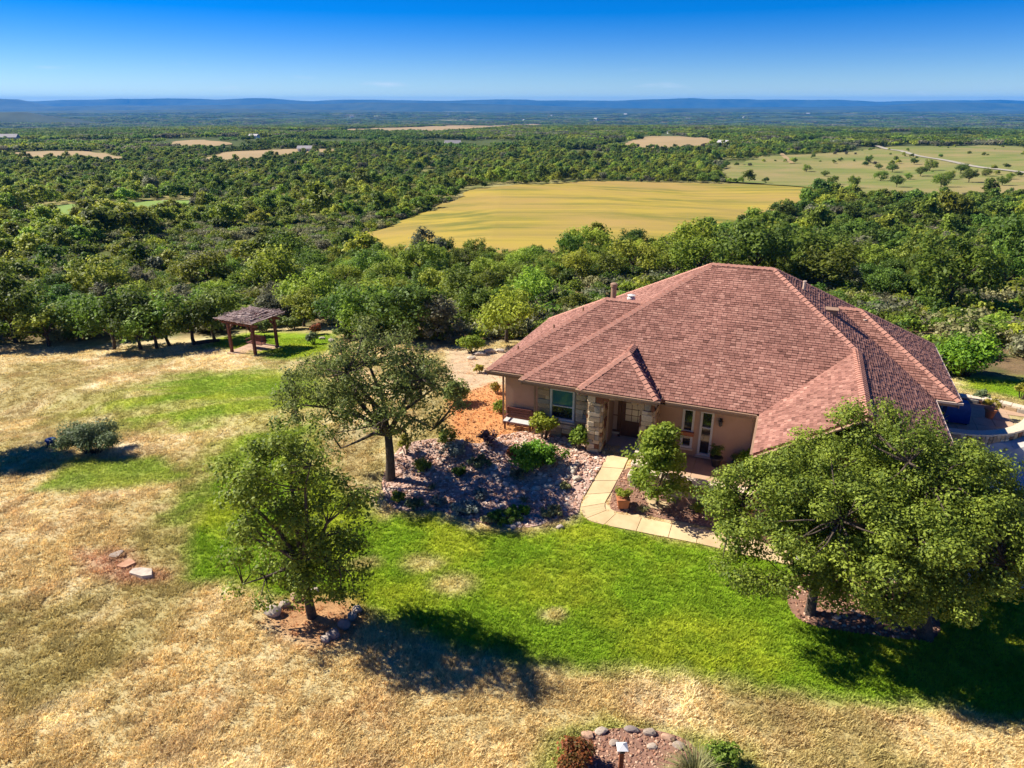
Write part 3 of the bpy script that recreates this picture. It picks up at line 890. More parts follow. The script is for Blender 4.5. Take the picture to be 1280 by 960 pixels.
def caps(a, b, w=.17, seed=0):
    """lapped cap shingles folded over a hip or ridge"""
    a = np.array(a, float); b = np.array(b, float); L = np.linalg.norm(b - a); d = (b - a) / L
    sd = np.cross(d, (0, 0, 1)); sd /= np.linalg.norm(sd); up = np.cross(sd, d); n = int(L / .21); mb = MB(); r = np.random.default_rng(seed)
    for i in range(n):
        p = a + d * (i * L / n); q = a + d * ((i + 1) * L / n + .03); l0 = .055 + r.uniform(0, .012); l1 = .03
        V = [p + sd * w + up * (l0 - .09), p + up * l0, p - sd * w + up * (l0 - .09), q + sd * w + up * (l1 - .09), q + up * l1, q - sd * w + up * (l1 - .09),
             p + sd * w + up * (l0 - .13), p - sd * w + up * (l0 - .13)]
        mb.add(V, [(0, 1, 4, 3), (1, 2, 5, 4), (6, 1, 0), (6, 7, 2, 1)])
    return mb.build('ridge_cap', 'ridge', roof)
hipn = lambda p: np.array(p)
for i, (a, b) in enumerate([((0, 0, EV), P1), (P1, P2), ((UR - (UR - GU), GV, GZ), P2), ((GU, GF, GZ), (GU, GV, GZ)),
             ((LW['u0'], LW['v0'], EV), LA), (LA, (6.2, LA[1], LA[2])), ((0, 2 * HD, EV), P1), ((UR, 2 * HD, EV), P2),
             ((WRU, WV0, EV), (WRU - 3.85, WV0 + 3.85, EV + SL * 3.85)), ((WRU, WV1, EV), (WRU - 3.85, WV0 + 3.85, EV + SL * 3.85)),
             ((11.2, WV0 + 3.85, EV + SL * 3.85), (WRU - 3.85, WV0 + 3.85, EV + SL * 3.85)),
             ((PU0, PV0, PE), PQ), ((PU1, PV0, PE), PQ), (PQ, (PQ[0], 3.2, PQ[2])), ((LW['u0'], LW['v1'], EV), LA)]):
    caps(a, b, seed=i)

# fascia boards and gutters along every eave in view
def fascia(a, b, out, m='trim'):
    a = np.array(a, float); b = np.array(b, float); o = np.array((*out, 0), float)
    mb = MB(); mb.bar(a - o * .03 + (0, 0, -.17), b - o * .03 + (0, 0, -.17), .045, .2); mb.build('fascia', 'trim', house)
    mb = MB(); mb.bar(a + o * .055 + (0, 0, -.085), b + o * .055 + (0, 0, -.085), .11, .09); mb.build('gutter', m, house)
fascia((0, 0, EV), (PU0 + .02, 0, EV), (0, -1)); fascia((PU1 + .25, 0, EV), (GL, 0, EV), (0, -1))
fascia((LW['u0'], LW['v0'], EV), (-.06, LW['v0'], EV), (0, -1)); fascia((LW['u0'], LW['v1'], EV), (LW['u0'], LW['v0'] - .1, EV), (-1, 0))
fascia((0, .46, EV), (0, -.1, EV), (-1, 0))
fascia((PU0, PV0, PE), (PU1, PV0, PE), (0, -1)); fascia((PU1, PV0 - .1, PE), (PU1, .75, PE), (1, 0)); fascia((PU0, .1, PE), (PU0, PV0 - .1, PE), (-1, 0))
fascia((GL, -.02, EV), (GL, GF, EV), (-1, 0)); fascia((UR, GF, EV), (UR, WV0 - .06, EV), (1, 0), 'gutter')
fascia((UR + .06, WV0, EV), (WRU, WV0, EV), (0, -1), 'gutter'); fascia((WRU, WV0 - .1, EV), (WRU, WV1, EV), (1, 0), 'gutter')
mb = MB()
mb.bar((GL, GF - .03, EV - .12), (GU, GF - .03, GZ - .12), .05, .24, (0, 1, 0)); mb.bar((UR, GF - .03, EV - .12), (GU, GF - .03, GZ - .12), .05, .24, (0, 1, 0))
mb.build('gable_trim', 'trim', house)
# soffits
mb = MB()
mb.box(.1, PU0, .06, 1.25, EV - .26, EV - .23); mb.box(PU1, GL + .4, .06, 1.2, EV - .26, EV - .23)
mb.box(LW['u0'] + .1, 0, LW['v0'] + .06, 1.3, EV - .26, EV - .23); mb.box(PU0 + .1, PU1 - .1, PV0 + .06, 2.6, PE - .27, PE - .24)
mb.box(UR - .7, UR - .05, GF + .1, WV0, EV - .26, EV - .23); mb.box(WRU - .7, WRU - .05, WV0 + .05, WV1, EV - .255, EV - .225)
mb.box(LW['u0'] + .06, LW['u0'] + .7, 1.3, LW['v1'], EV - .26, EV - .23); mb.box(GL + .05, GL + .5, GF, .05, EV - .265, EV - .235)
mb.build('soffit', 'soffit', house)

# walls ----------------------------------------------------------
WZ0, WZ1 = -1.4, EV - .24
VF = .82          # stone front
VR = 1.12         # right stucco front
win_open = (.55, 1.65, .85, 2.33)
mb = MB()
wall_mb(mb, (LW['u0'] + .6, LW['v0'] + .65), (.55, LW['v0'] + .65), WZ0, WZ1, .25)                       # left wing front
wall_mb(mb, (LW['u0'] + .6, LW['v1'] - .6), (LW['u0'] + .6, LW['v0'] + .9), WZ0, WZ1, .25)               # left wing side
wall_mb(mb, (9.9 + .48, VR + .2), (9.9 + .48, GF + .5), WZ0, WZ1, .25)                                    # garage left
wall_mb(mb, (UR - .6, GF + .75), (UR - .6, WV0 + .6), WZ0, WZ1, .25)
wall_mb(mb, (UR - .6, WV0 + .6), (WRU - .6, WV0 + .6), WZ0, WZ1 - .01, .25)
wall_mb(mb, (WRU - .6, WV0 + .85), (WRU - .6, WV1 - .6), WZ0, WZ1, .25)
wall_mb(mb, (WRU - .85, WV1 - .6), (LW['u0'] + .6, 2 * HD - .9), WZ0 - 1, WZ1, .25)
# right front with its tall windows
RWIN = [(6.88 - 5.8, 7.34 - 5.8, .42, 2.2), (7.62 - 5.8, 8.12 - 5.8, .18, 2.2)]
wall_mb(mb, (5.8, VR), (9.9 + .48, VR), WZ0, WZ1, .25, RWIN)
# garage gable end with two doors
GD = [(.55, 2.95, -.9, 1.45), (3.2, 5.6, -.9, 1.45)]
wall_mb(mb, (10.38, GF + .5), (UR - .6, GF + .5), WZ0, EV - .1, .25, GD)
mb.add([(10.38, GF + .5, EV - .1), (UR - .6, GF + .5, EV - .1), (GU, GF + .5, GZ - .2), (10.38, GF + .75, EV - .1), (UR - .6, GF + .75, EV - .1), (GU, GF + .75, GZ - .2)], [(0, 1, 2), (5, 4, 3), (0, 2, 5, 3), (1, 4, 5, 2)])
# porch recess
wall_mb(mb, (3.55, 1.79), (3.55, VF + .05), 0, PE - .25, .2)
wall_mb(mb, (3.55, 1.8), (5.8, 1.8), 0, PE - .25, .2, [(.55, 1.75, 0.08, 2.28)])
wall_mb(mb, (5.62, VR + .25), (5.62, 1.79), 0, PE - .25, .18)
walls = mb.build('wall', 'stucco', house)

# stone veneer left of and around the porch
mb = MB(); wall_mb(mb, (.55, VF), (3.3, VF), WZ0, WZ1, .25, [win_open])
sv = mb.build('stone_wall', 'mortar', house)
stone_face(sv, (.50, VF), (3.1, VF), -.5, WZ1, [(win_open[0] + .0, win_open[1] + .14, win_open[2] - .08, win_open[3] + .02)], seed=2)
stone_face(sv, (.55, VF + .5), (.55, VF), -.4, WZ1, seed=3)
def column(u0, u1, v0, v1, z0, z1, seed, nm='porch_column'):
    mb = MB(); mb.box(u0 + .05, u1 - .05, v0 + .05, v1 - .05, z0, z1 - .02); c = mb.build(nm, 'mortar', house)
    kw = dict(course=(.16, .30), length=(.22, .5), depth=.12)
    stone_face(c, (u0 + .05, v0 + .05), (u1 - .05, v0 + .05), z0, z1, seed=seed, **kw)
    stone_face(c, (u1 - .05, v0 + .05), (u1 - .05, v1 - .05), z0, z1, seed=seed + 1, **kw)
    stone_face(c, (u0 + .05, v1 - .05), (u0 + .05, v0 + .05), z0, z1, seed=seed + 2, **kw)
    return c
cL = column(3.05, 3.68, -.12, .78, -.25, 2.35, 50)
cR = column(5.32, 5.88, -.12, 1.08, -.25, 2.35, 60)
# arched stone head across the porch
mb = MB(); K = 16; ua, ub = 3.05, 5.88; oa, ob = 3.68, 5.32
top = PE - .22
def arch(u): 
    t = np.clip((u - oa) / (ob - oa), 0, 1); return 2.36 + .30 * (1 - (2 * t - 1) ** 2)
us = [ua, oa] + list(np.linspace(oa, ob, K)[1:-1]) + [ob, ub]
for v in (-.07, .25):
    pass
V = []
for u in us: V += [(u, -.07, arch(u) if oa < u < ob else 2.36), (u, -.07, top), (u, .25, top), (u, .25, arch(u) if oa < u < ob else 2.36)]
Fs = []
for i in range(len(us) - 1):
    for j in range(4):
        Fs.append((i * 4 + j, (i + 1) * 4 + j, (i + 1) * 4 + (j + 1) % 4, i * 4 + (j + 1) % 4))
mb.add(V, Fs); head = mb.build('porch_arch', 'mortar', house)
r = np.random.default_rng(4)
x = ua
while x < ub - .05:
    w = min(r.uniform(.2, .36), ub - x)
    o = link('stone', ST[r.integers(5)], head); zb = float(arch(x + w / 2)) if oa < x + w / 2 < ob else 2.36
    o.location = (x + w / 2, -.09, (zb + top) / 2); o.scale = (w - .012, .12, top - zb - .01); x += w

# windows and door
def window(u0, u1, z0, z1, v, pane='glass_teal', rails=(.45,), frame_w=.07, fm='frame', mull=0):
    mb = MB(); e_ = .05
    for a in ((u0 - .02, u0 + frame_w, z0, z1), (u1 - frame_w, u1 + .02, z0, z1)): mb.box(a[0], a[1], v - .05, v + .12, a[2], a[3])
    mb.box(u0 - .02, u1 + .02, v - .052, v + .118, z0 - .02, z0 + frame_w); mb.box(u0 - .02, u1 + .02, v - .052, v + .118, z1 - frame_w, z1 + .02)
    f = mb.build('window', fm, house)
    zs = [z0 + frame_w] + [z0 + (z1 - z0) * q for q in rails] + [z1 - frame_w]
    for q in zs[1:-1]:
        mb = MB(); mb.box(u0 + frame_w, u1 - frame_w, v + .0, v + .08, q - .022, q + .022); mb.build('rail', fm, f)
    for a, b in zip(zs[:-1], zs[1:]):
        mb = MB(); mb.box(u0 + frame_w - .01, u1 - frame_w + .01, v + .045 + (.02 if a > zs[0] else 0), v + .06 + (.02 if a > zs[0] else 0), a, b); mb.build('pane', pane if a > zs[0] or len(zs) == 2 else 'glass_dark', f)
    mb = MB(); mb.box(u0 - .08, u1 + .08, v - .13, v + .03, z0 - .09, z0 - .022); mb.build('sill', 'cap', f)
    return f
window(.55 + win_open[0], .55 + win_open[1], win_open[2], win_open[3], VF, rails=(.44,))
w1 = window(5.8 + RWIN[0][0], 5.8 + RWIN[0][1], RWIN[0][2], RWIN[0][3], VR, 'glass_dark', (.42,))
mb = MB(); mb.box(5.8 + RWIN[0][0] - .05, 5.8 + RWIN[0][1] + .06, VR - .16, VR - .04, 1.0, 1.17); mb.build('window_box', 'terracotta', w1)
window(5.8 + RWIN[1][0], 5.8 + RWIN[1][1], RWIN[1][2], RWIN[1][3], VR, 'glass_dark', (.62,))
# front door, glazed above, panelled below
du0, du1 = 3.55 + .55, 3.55 + 1.75
mb = MB(); mb.box(du0, du1, 1.85, 1.91, .08, .82); mb.box(du0, du0 + .17, 1.85, 1.91, .82, 2.26); mb.box(du1 - .17, du1, 1.85, 1.91, .82, 2.26); mb.box(du0, du1, 1.85, 1.91, 2.02, 2.27)
door = mb.build('front_door', 'door', house)
mb = MB(); mb.box(du0 - .1, du0, 1.75, 1.93, .04, 2.28); mb.box(du1, du1 + .1, 1.75, 1.93, .04, 2.28); mb.box(du0 - .1, du1 + .1, 1.75, 1.93, 2.28, 2.38); mb.build('door_frame', 'door', door)
for i in range(3):
    for j in range(4):
        a = du0 + .17 + i * (du1 - du0 - .34) / 3; b = a + (du1 - du0 - .34) / 3; c = .82 + j * .3; d = c + .3
        mb = MB(); mb.box(a + .014, b - .014, 1.865, 1.885, c + .014, d - .014); mb.build('pane', 'glass_amber_glow', door)
        mb = MB(); mb.box(a - .012, a + .012, 1.855, 1.9, c, d); mb.box(a, b, 1.856, 1.899, c - .012, c + .012); mb.build('muntin', 'door', door)
mb = MB(); mb.box(du0 + .18, du1 - .18, 1.835, 1.855, .2, .7); mb.build('panel', 'door', door)
mb = MB(); mb.box(du1 - .12, du1 - .08, 1.8, 1.85, .95, 1.25); mb.build('handle', 'darkmetal', door)
# sidelight left of the door
window(3.66, 4.0, .3, 2.2, 1.79, 'glass_dark', (.4,), .05, 'door')
# garage doors, sectional panels
for s0, s1, a, b in GD:
    mb = MB(); mb.box(10.38 + s0, 10.38 + s1, GF + .6, GF + .66, a, b); gd = mb.build('garage_door', 'door', house)
    for j in range(4):
        for i in range(4):
            w = (s1 - s0) / 4; hh = (b - a) / 4
            mb = MB(); mb.box(10.38 + s0 + i * w + .07, 10.38 + s0 + (i + 1) * w - .07, GF + .58, GF + .605, a + j * hh + .08, a + (j + 1) * hh - .08); mb.build('panel', 'door', gd)
# rear right windows on the patio side
for v in (6.2, 8.2, 10.0):
    mb = MB(); mb.box(WRU - .62, WRU - .55, v, v + 1.1, .9, 2.2); f = mb.build('window', 'frame', house); mb = MB(); mb.box(WRU - .56, WRU - .54, v + .07, v + 1.03, .97, 2.13); mb.build('pane', 'glass_dark', f)
# downpipes
for u, v in ((.42, .62), (9.72, VR - .06), (LW['u0'] + .52, LW['v0'] + .6)):
    mb = MB(); mb.box(u - .04, u + .04, v - .03, v + .03, -.2, EV - .3); mb.bar((u, v, EV - .3), (u, v - .45, EV - .12), .07, .06, (1, 0, 0)); mb.build('downpipe', 'trim', house)
# wall lantern
mb = MB(); mb.box(8.36, 8.48, VR - .04, VR, 1.72, 1.98); lan = mb.build('wall_lantern', 'darkmetal', house)
mb = MB(); mb.lathe([(.03, .0), (.075, .05), (.075, .22), (.1, .24), (.02, .34)], (8.42, VR - .13, 1.66), 8); mb.build('lantern_body', 'darkmetal', lan)
# flue, pipes and roof vents
def slope_z(u, v):   # main roof surface
    return EV + SL * min(u, v, UR - u, 2 * HD - v)
mb = MB(); mb.lathe([(.13, -.6), (.13, .52), (.17, .53), (.17, .66), (.1, .7)], (LA[0] + .25, LA[1] + .25, LA[2]), 12); mb.build('flue', 'trim', house)
mb = MB(); mb.lathe([(.2, -.3), (.2, .16), (.12, .2), (.2, .28), (.02, .34)], (LA[0] + 1.0, LA[1] + .7, LA[2] - .2), 12); mb.build('turbine_vent', 'frame', house)
for u, v in ((10.85, 6.7), (12.1, 6.2), (13.6, 7.6)):
    z = slope_z(u, v); mb = MB()
    if v > 6.5: mb.lathe([(.06, -.2), (.06, .38), (.075, .38), (.075, .42)], (u, v, z), 10); mb.build('vent_pipe', 'gutter', house)
    else:
        mb.box(u - .22, u + .22, v - .22, v + .22, z - .2, z + .17); mb.box(u - .27, u + .27, v - .27, v + .27, z + .172, z + .2); mb.build('roof_vent', 'trim', house)
for t in (.25, .55, .8):
    u = LW['u0'] + (LA[0] - LW['u0']) * t - .1; v = LW['v0'] + (LA[1] - LW['v0']) * t + .25; z = EV + SL * (u - LW['u0'])
    mb = MB(); mb.lathe([(.05, -.2), (.05, .22)], (u, v, z), 8); mb.build('vent_pipe', 'trim', house)
# porch floor and step
mb = MB(); mb.box(3.66, 5.34, .3, 1.79, -.3, .02); mb.build('porch_floor', 'drive', house)
mb = MB(); mb.box(3.70, 5.30, -.1, .296, -.4, -.10); mb.build('porch_step', 'path', house)
mb = MB(); mb.box(-1.6, 16.6, 1.5, 12.5, -2.4, -.03); mb.build('foundation', 'mortar', house)

# ================================================================== PATHS, BEDS, WALLS
def pave(parent, L, Rr, name, m, th=.16, dz=.05, gap=.022, sub=4):
    """slabs between two edge lines, one object per slab, each following the curve"""
    L = smooth_poly(L, sub, False); Rr = smooth_poly(Rr, sub, False)
    for i in range(0, len(L) - 1, sub):
        V = []; n = sub + 1
        for k in range(n):
            a, b = L[min(i + k, len(L) - 1)].copy(), Rr[min(i + k, len(Rr) - 1)].copy()
            if k in (0, n - 1):
                j_ = i + k + (1 if k == 0 else -1); da = L[j_] - a; db = Rr[j_] - b
                a += da / np.linalg.norm(da) * gap / 2; b += db / np.linalg.norm(db) * gap / 2
            for p in (a, b):
                z = hs1(p[0], p[1]) + dz; V += [(p[0], p[1], z), (p[0], p[1], z - th)]
        Fs = []
        for k in range(sub):
            q = k * 4; Fs += [(q, q + 2, q + 6, q + 4), (q + 1, q + 5, q + 7, q + 3), (q, q + 4, q + 5, q + 1), (q + 2, q + 3, q + 7, q + 6)]
        e = sub * 4; Fs += [(0, 1, 3, 2), (e, e + 2, e + 3, e + 1)]
        o = mesh_obj(name, V, Fs, m, parent)
        bm = bmesh.new(); bm.from_mesh(o.data); bmesh.ops.recalc_face_normals(bm, faces=bm.faces); bm.to_mesh(o.data); bm.free()

left = [(760, 569), (752, 585), (743, 602), (734, 619), (727, 635), (733, 649), (755, 657), (795, 665), (835, 673), (870, 680), (905, 688), (945, 698), (990, 708)]
right = [(786, 572), (779, 587), (771, 602), (763, 617), (756, 630), (758, 639), (770, 643), (802, 648), (840, 656), (874, 662), (908, 669), (948, 678), (992, 688)]
Lw = gpoly(left)[:, :2]; Rw = gpoly(right)[:, :2]
path = sheet('path', np.concatenate([smooth_poly(Lw, 4, False), smooth_poly(Rw, 4, False)[::-1]]), 'path', .8, .012)
pave(path, Lw, Rw, 'paving_slab', 'path')

BED = smooth_poly(gpoly([(478, 600), (500, 560), (560, 548), (600, 555), (650, 540), (700, 545), (740, 562), (758, 572), (744, 596), (726, 628), (722, 642), (700, 648), (660, 660), (606, 655), (548, 640), (492, 636)]), 3)
BED2 = smooth_poly(gpoly([(788, 585), (830, 600), (900, 640), (960, 670), (960, 676), (900, 662), (806, 645), (770, 640), (762, 630), (772, 600)]), 2)
OAKBED = smooth_poly(gpoly([(984, 752), (990, 722), (1040, 712), (1110, 722), (1170, 770), (1165, 800), (1110, 797), (1040, 787), (1000, 776)]), 4)
FRONTBED = smooth_poly(gpoly([(700, 985), (712, 938), (735, 917), (780, 911), (830, 916), (868, 935), (880, 985)]), 4)
M['gravelbase'] = noise_mat('gravel_base', (.5, .34, .26), (.4, .26, .2), 8, .95, .5)
sheet('gravel_bed', BED, 'gravelbase', .5, .03)
sheet('mulch_bed', BED2, 'leafbrown', .5, .03)
sheet('mulch_bed', OAKBED, 'leafbrown', .5, .03)
sheet('mulch_bed', FRONTBED, 'leafbrown', .4, .03)
DRIVE = np.array([*[house_xy(*p) for p in ((10.5, GF - .1), (UR + .3, GF - .1), (UR + .55, 6.0), (UR + .8, 7.0), (19.0, 7.15), (20.4, 7.95), (21.4, 9.2), (26, 10), (36, 8))], *[G(*p)[:2] for p in ((1420, 752), (1285, 738), (1215, 730), (1140, 718), (1060, 700))]])
sheet('driveway', DRIVE, 'drive', .35, .06)

def scatter_pts(P, dens, seed, extra=None):
    r = np.random.default_rng(seed); P = np.asarray(P)[:, :2]; lo = P.min(0); hi = P.max(0)
    n = int((hi - lo).prod() * dens); q = lo + r.random((n, 2)) * (hi - lo)
    return q[poly_sd(q[:, 0], q[:, 1], P) < -.03]
def pebble_protos(n, seed):
    return [proto_obj(me) for me in boulder_meshes_low(n, seed)]
def boulder_meshes_low(n, seed):
    out = []; r = np.random.default_rng(seed)
    for i in range(n):
        bm = bmesh.new(); bmesh.ops.create_icosphere(bm, subdivisions=1, radius=.5)
        for v in bm.verts: v.co = Vector(np.array(v.co) * r.uniform(.75, 1.1) * np.array([1, .8, .5]))
        me = bpy.data.meshes.new('pebble'); bm.to_mesh(me); bm.free(); me.materials.append(M['pebble']); out.append(me)
    return out
PEB = dict(rose=[(.56, .36, .26), (.64, .45, .33), (.42, .24, .16), (.68, .54, .42), (.33, .18, .12), (.48, .27, .18)], mulch=[(.30, .15, .09), (.42, .24, .15), (.2, .1, .07), (.5, .33, .22)],
           orange=[(.56, .26, .10), (.62, .33, .15), (.45, .2, .085)])
def gravel(name, P, dens, size, pal, seed):
    q = scatter_pts(P, dens, seed); r = np.random.default_rng(seed + 1); n = len(q)
    z = h(q[:, 0], q[:, 1]) + .035
    s = r.lognormal(0, .4, (n, 1)) * size * np.array([1, 1, 1]) * r.uniform(.8, 1.2, (n, 3))
    cols = np.array(PEB[pal])[r.integers(0, len(PEB[pal]), n)] * r.uniform(.8, 1.15, (n, 1))
    o = scatter(name, np.c_[q, z], s, np.c_[r.normal(0, .2, (n, 2)), r.uniform(0, 6.28, n)], cols, pebble_protos(3, seed), seed)
    return o
def stuff(o, label, cat): o['label'] = label; o['category'] = cat; o['kind'] = 'stuff'; return o
stuff(gravel('gravel', BED, 130, .11, 'rose', 21), 'rose and cream gravel spread over the garden bed', 'gravel')
stuff(gravel('wood_chips', BED2, 150, .07, 'mulch', 22), 'reddish mulch chips along the curved path', 'mulch')
stuff(gravel('bark_chips', OAKBED, 110, .10, 'mulch', 23), 'bark and stone mulch beneath the spreading oaks', 'mulch')
stuff(gravel('rock_chips', FRONTBED, 260, .055, 'mulch', 24), 'chipped rock in the small bed round the post lamp', 'gravel')
stuff(gravel('granite_grit', ORANGE, 60, .06, 'orange', 25), 'orange decomposed granite beside the house corner', 'gravel')

# ---- courtyard retaining wall of squared limestone with pale caps, stepped towards the porch
yard = empty('courtyard_wall', (HC[0], HC[1], 0), H_ANG)
tag(yard, 'squared limestone retaining wall with pale caps holding the courtyard terrace', 'wall')
CW_V = -1.55
mb = MB(); wall_mb(mb, (5.75, CW_V), (10.1, CW_V), -1.3, .18, .4); wall_mb(mb, (5.45, .0), (5.45, CW_V - .0), -1.3, -.05, .35); core = mb.build('wall_core', 'mortar', yard)
stone_face(core, (5.45, CW_V), (10.1, CW_V), -1.1, .18, seed=70, depth=.14, length=(.3, .75))
stone_face(core, (5.45, -.1), (5.45, CW_V), -1.1, -.1, seed=71, depth=.14)
r = np.random.default_rng(5); x = 5.75
while x < 10.1:
    w = min(r.uniform(.5, .8), 10.12 - x)
    o = link('cap_stone', CAPS[r.integers(4)], yard); o.location = (x + w / 2, CW_V + .14, .22); o.scale = (w - .015, .52, .1); x += w
# three stepped piers between porch and path
for i, (v0, v1, z) in enumerate(((-.05, .0, 0), )): pass
for i, (v0, v1, z) in enumerate(((-.62, -.14, .62), (-1.16, -.64, .36), (-1.72, -1.18, .12))):
    mb = MB(); mb.box(5.36, 5.80, v0 + .03, v1 - .03, -1.2, z - .1); st = mb.build('step_pier', 'mortar', yard)
    stone_face(st, (5.36, v0 + .03), (5.80, v0 + .03), -.6, z - .1, seed=80 + i, depth=.11); stone_face(st, (5.36, v1 - .03), (5.36, v0 + .03), -.6, z - .1, seed=84 + i, depth=.11)
    o = link('cap_stone', CAPS[i], yard); o.location = (5.58, (v0 + v1) / 2, z - .04); o.scale = (.6, v1 - v0 - .02, .12)
# terrace paving
ter = empty('terrace', (HC[0], HC[1], 0), H_ANG); ter['kind'] = 'structure'
mb = MB(); mb.box(5.8, 10.36, CW_V + .4, VR - .01, -.6, .0); mb.build('terrace_base', 'mortar', ter)
for i in range(5):
    for j in range(2):
        a = 5.8 + i * .91; b = CW_V + .42 + j * 1.1
        mb = MB(); mb.box(a + .01, a + .9, b + .01, b + 1.09, -.02, .04); mb.build('paving_slab', 'patio', ter)

# ---- curved patio wall right of the garage, and the raised patio behind it
pw = empty('patio_wall', (HC[0], HC[1], 0), H_ANG)
tag(pw, 'curved limestone patio wall with pale cap beside the driveway', 'wall')
PWC = smooth_poly(np.array([(16.75, 7.1), (18.2, 7.1), (19.0, 7.25), (19.65, 7.55), (20.4, 8.1), (21.2, 9.1), (21.8, 10.4)]), 4, False)
mb = MB()
for a, b in zip(PWC[:-1], PWC[1:]): wall_mb(mb, a, b, -1.6, .36, .3)
pcore = mb.build('wall_core', 'mortar', pw)
for i, (a, b) in enumerate(zip(PWC[:-1], PWC[1:])):
    stone_face(pcore, a, b, -1.3, .36, seed=110 + i, depth=.13, length=(.3, .6))
    d = (b - a) / np.linalg.norm(b - a); c = (a + b) / 2 + np.array([-d[1], d[0]]) * .14
    o = link('cap_stone', CAPS[i % 4], pw); o.location = (*c, .4); o.rotation_euler = (0, 0, math.atan2(d[1], d[0])); o.scale = (np.linalg.norm(b - a) + .03, .46, .09)
mb = MB(); P = np.concatenate([PWC + np.array([0, .25]), np.array([(21.9, 12.2), (16.5, 12.4)])]); n = len(P)
mb.add([(*p, -1.2) for p in P] + [(*p, -.02) for p in P], [tuple(range(n)), tuple(range(2 * n - 1, n - 1, -1))] + [(i, (i + 1) % n, (i + 1) % n + n, i + n) for i in range(n)])
pat = mb.build('patio', 'mortar', None); pat.location = (HC[0], HC[1], 0); pat.rotation_euler = (0, 0, H_ANG); pat['kind'] = 'structure'
for i in range(6):
    for j in range(5):
        a, b = 16.72 + i * .84, 7.55 + j * .92
        if (i == 3 and j < 1) or (i == 4 and j < 2) or (i == 5 and j < 4): continue
        mb = MB(); mb.box(a + .01, a + .83, b + .01, b + .91, -.04, .03); mb.build('paving_slab', 'patio', pat)
bw = empty('back_patio_wall', (HC[0], HC[1], 0), H_ANG)
tag(bw, 'low stone wall edging the patio towards the back lawn', 'wall')
mb = MB(); BWC = [np.array(p) for p in ((16.8, 12.4), (18.6, 12.35), (20.4, 12.2), (21.9, 11.6))]
for a, b in zip(BWC[:-1], BWC[1:]): wall_mb(mb, a, b, -1.2, .22, .3)
bcore = mb.build('wall_core', 'mortar', bw)
for i, (a, b) in enumerate(zip(BWC[:-1], BWC[1:])):
    stone_face(bcore, a, b, -.5, .22, seed=140 + i, depth=.12)
    d = (b - a) / np.linalg.norm(b - a); L = np.linalg.norm(b - a); k = 4
    for j in range(k):
        c = a + d * (j + .5) * L / k + np.array([-d[1], d[0]]) * .14
        o = link('cap_stone', CAPS[(i + j) % 4], bw); o.location = (*c, .26); o.rotation_euler = (0, 0, math.atan2(d[1], d[0])); o.scale = (L / k - .02, .44, .09)

# ================================================================== TREES
def leaf_quads(C, Nn, size, r, aspect=.6):
    n = len(C); Nn = Nn / (np.linalg.norm(Nn, axis=1)[:, None] + 1e-9)
    a = r.normal(size=(n, 3)); a -= (a * Nn).sum(1)[:, None] * Nn; a /= np.linalg.norm(a, axis=1)[:, None]; b = np.cross(Nn, a)
    s = size * r.uniform(.5, 1.45, (n, 1))
    return np.stack([C - a * s * .5, C - b * s * .5 * aspect + Nn * s * .08, C + a * s * .5, C + b * s * .5 * aspect + Nn * s * .08], 1)

def crown_points(r, c, R3, nclump, per, rc, shell=.55, low=-.35, flat=.75, lobes=None):
    """leaf positions in clumps spread through an uneven crown"""
    cen = []
    if lobes is None:
        lobes = []
        lobes = [(np.zeros(3), np.ones(3) * .72)] * 2
        for _ in range(10):
            d = r.normal(size=3); d[2] = abs(d[2]) * .9 + low * .75; d /= np.linalg.norm(d); q = r.uniform(.34, .52); lobes.append((d * (1.02 - q) * r.uniform(.85, 1.05), np.ones(3) * q))
    while len(cen) < nclump:
        lc, lr = lobes[r.integers(len(lobes))]
        d = r.normal(size=3); d /= np.linalg.norm(d)
        if d[2] < low and r.random() < .8: continue
        q = d * (shell + (1 - shell) * r.random() ** .6) * r.uniform(.88, 1.08)
        cen.append(np.array(c) + (np.array(lc) + q * lr) * np.array(R3))
    cen = np.array(cen); P = []; NN = []; T = []
    for k in cen:
        m = int(per * r.uniform(.7, 1.3)); d = r.normal(size=(m, 3)); d /= np.linalg.norm(d, axis=1)[:, None]
        q = d * (r.random((m, 1)) ** .45) * rc * r.uniform(.75, 1.2); q[:, 2] *= flat
        P.append(k + q)
        NN.append(d * .75 + np.array([0, 0, .55]) + r.normal(size=(m, 3)) * .45)
        T.append(np.clip(r.normal(.42, .24, m) + r.normal(0, .13), 0, 1))
    return cen, np.concatenate(P), np.concatenate(NN), np.concatenate(T)

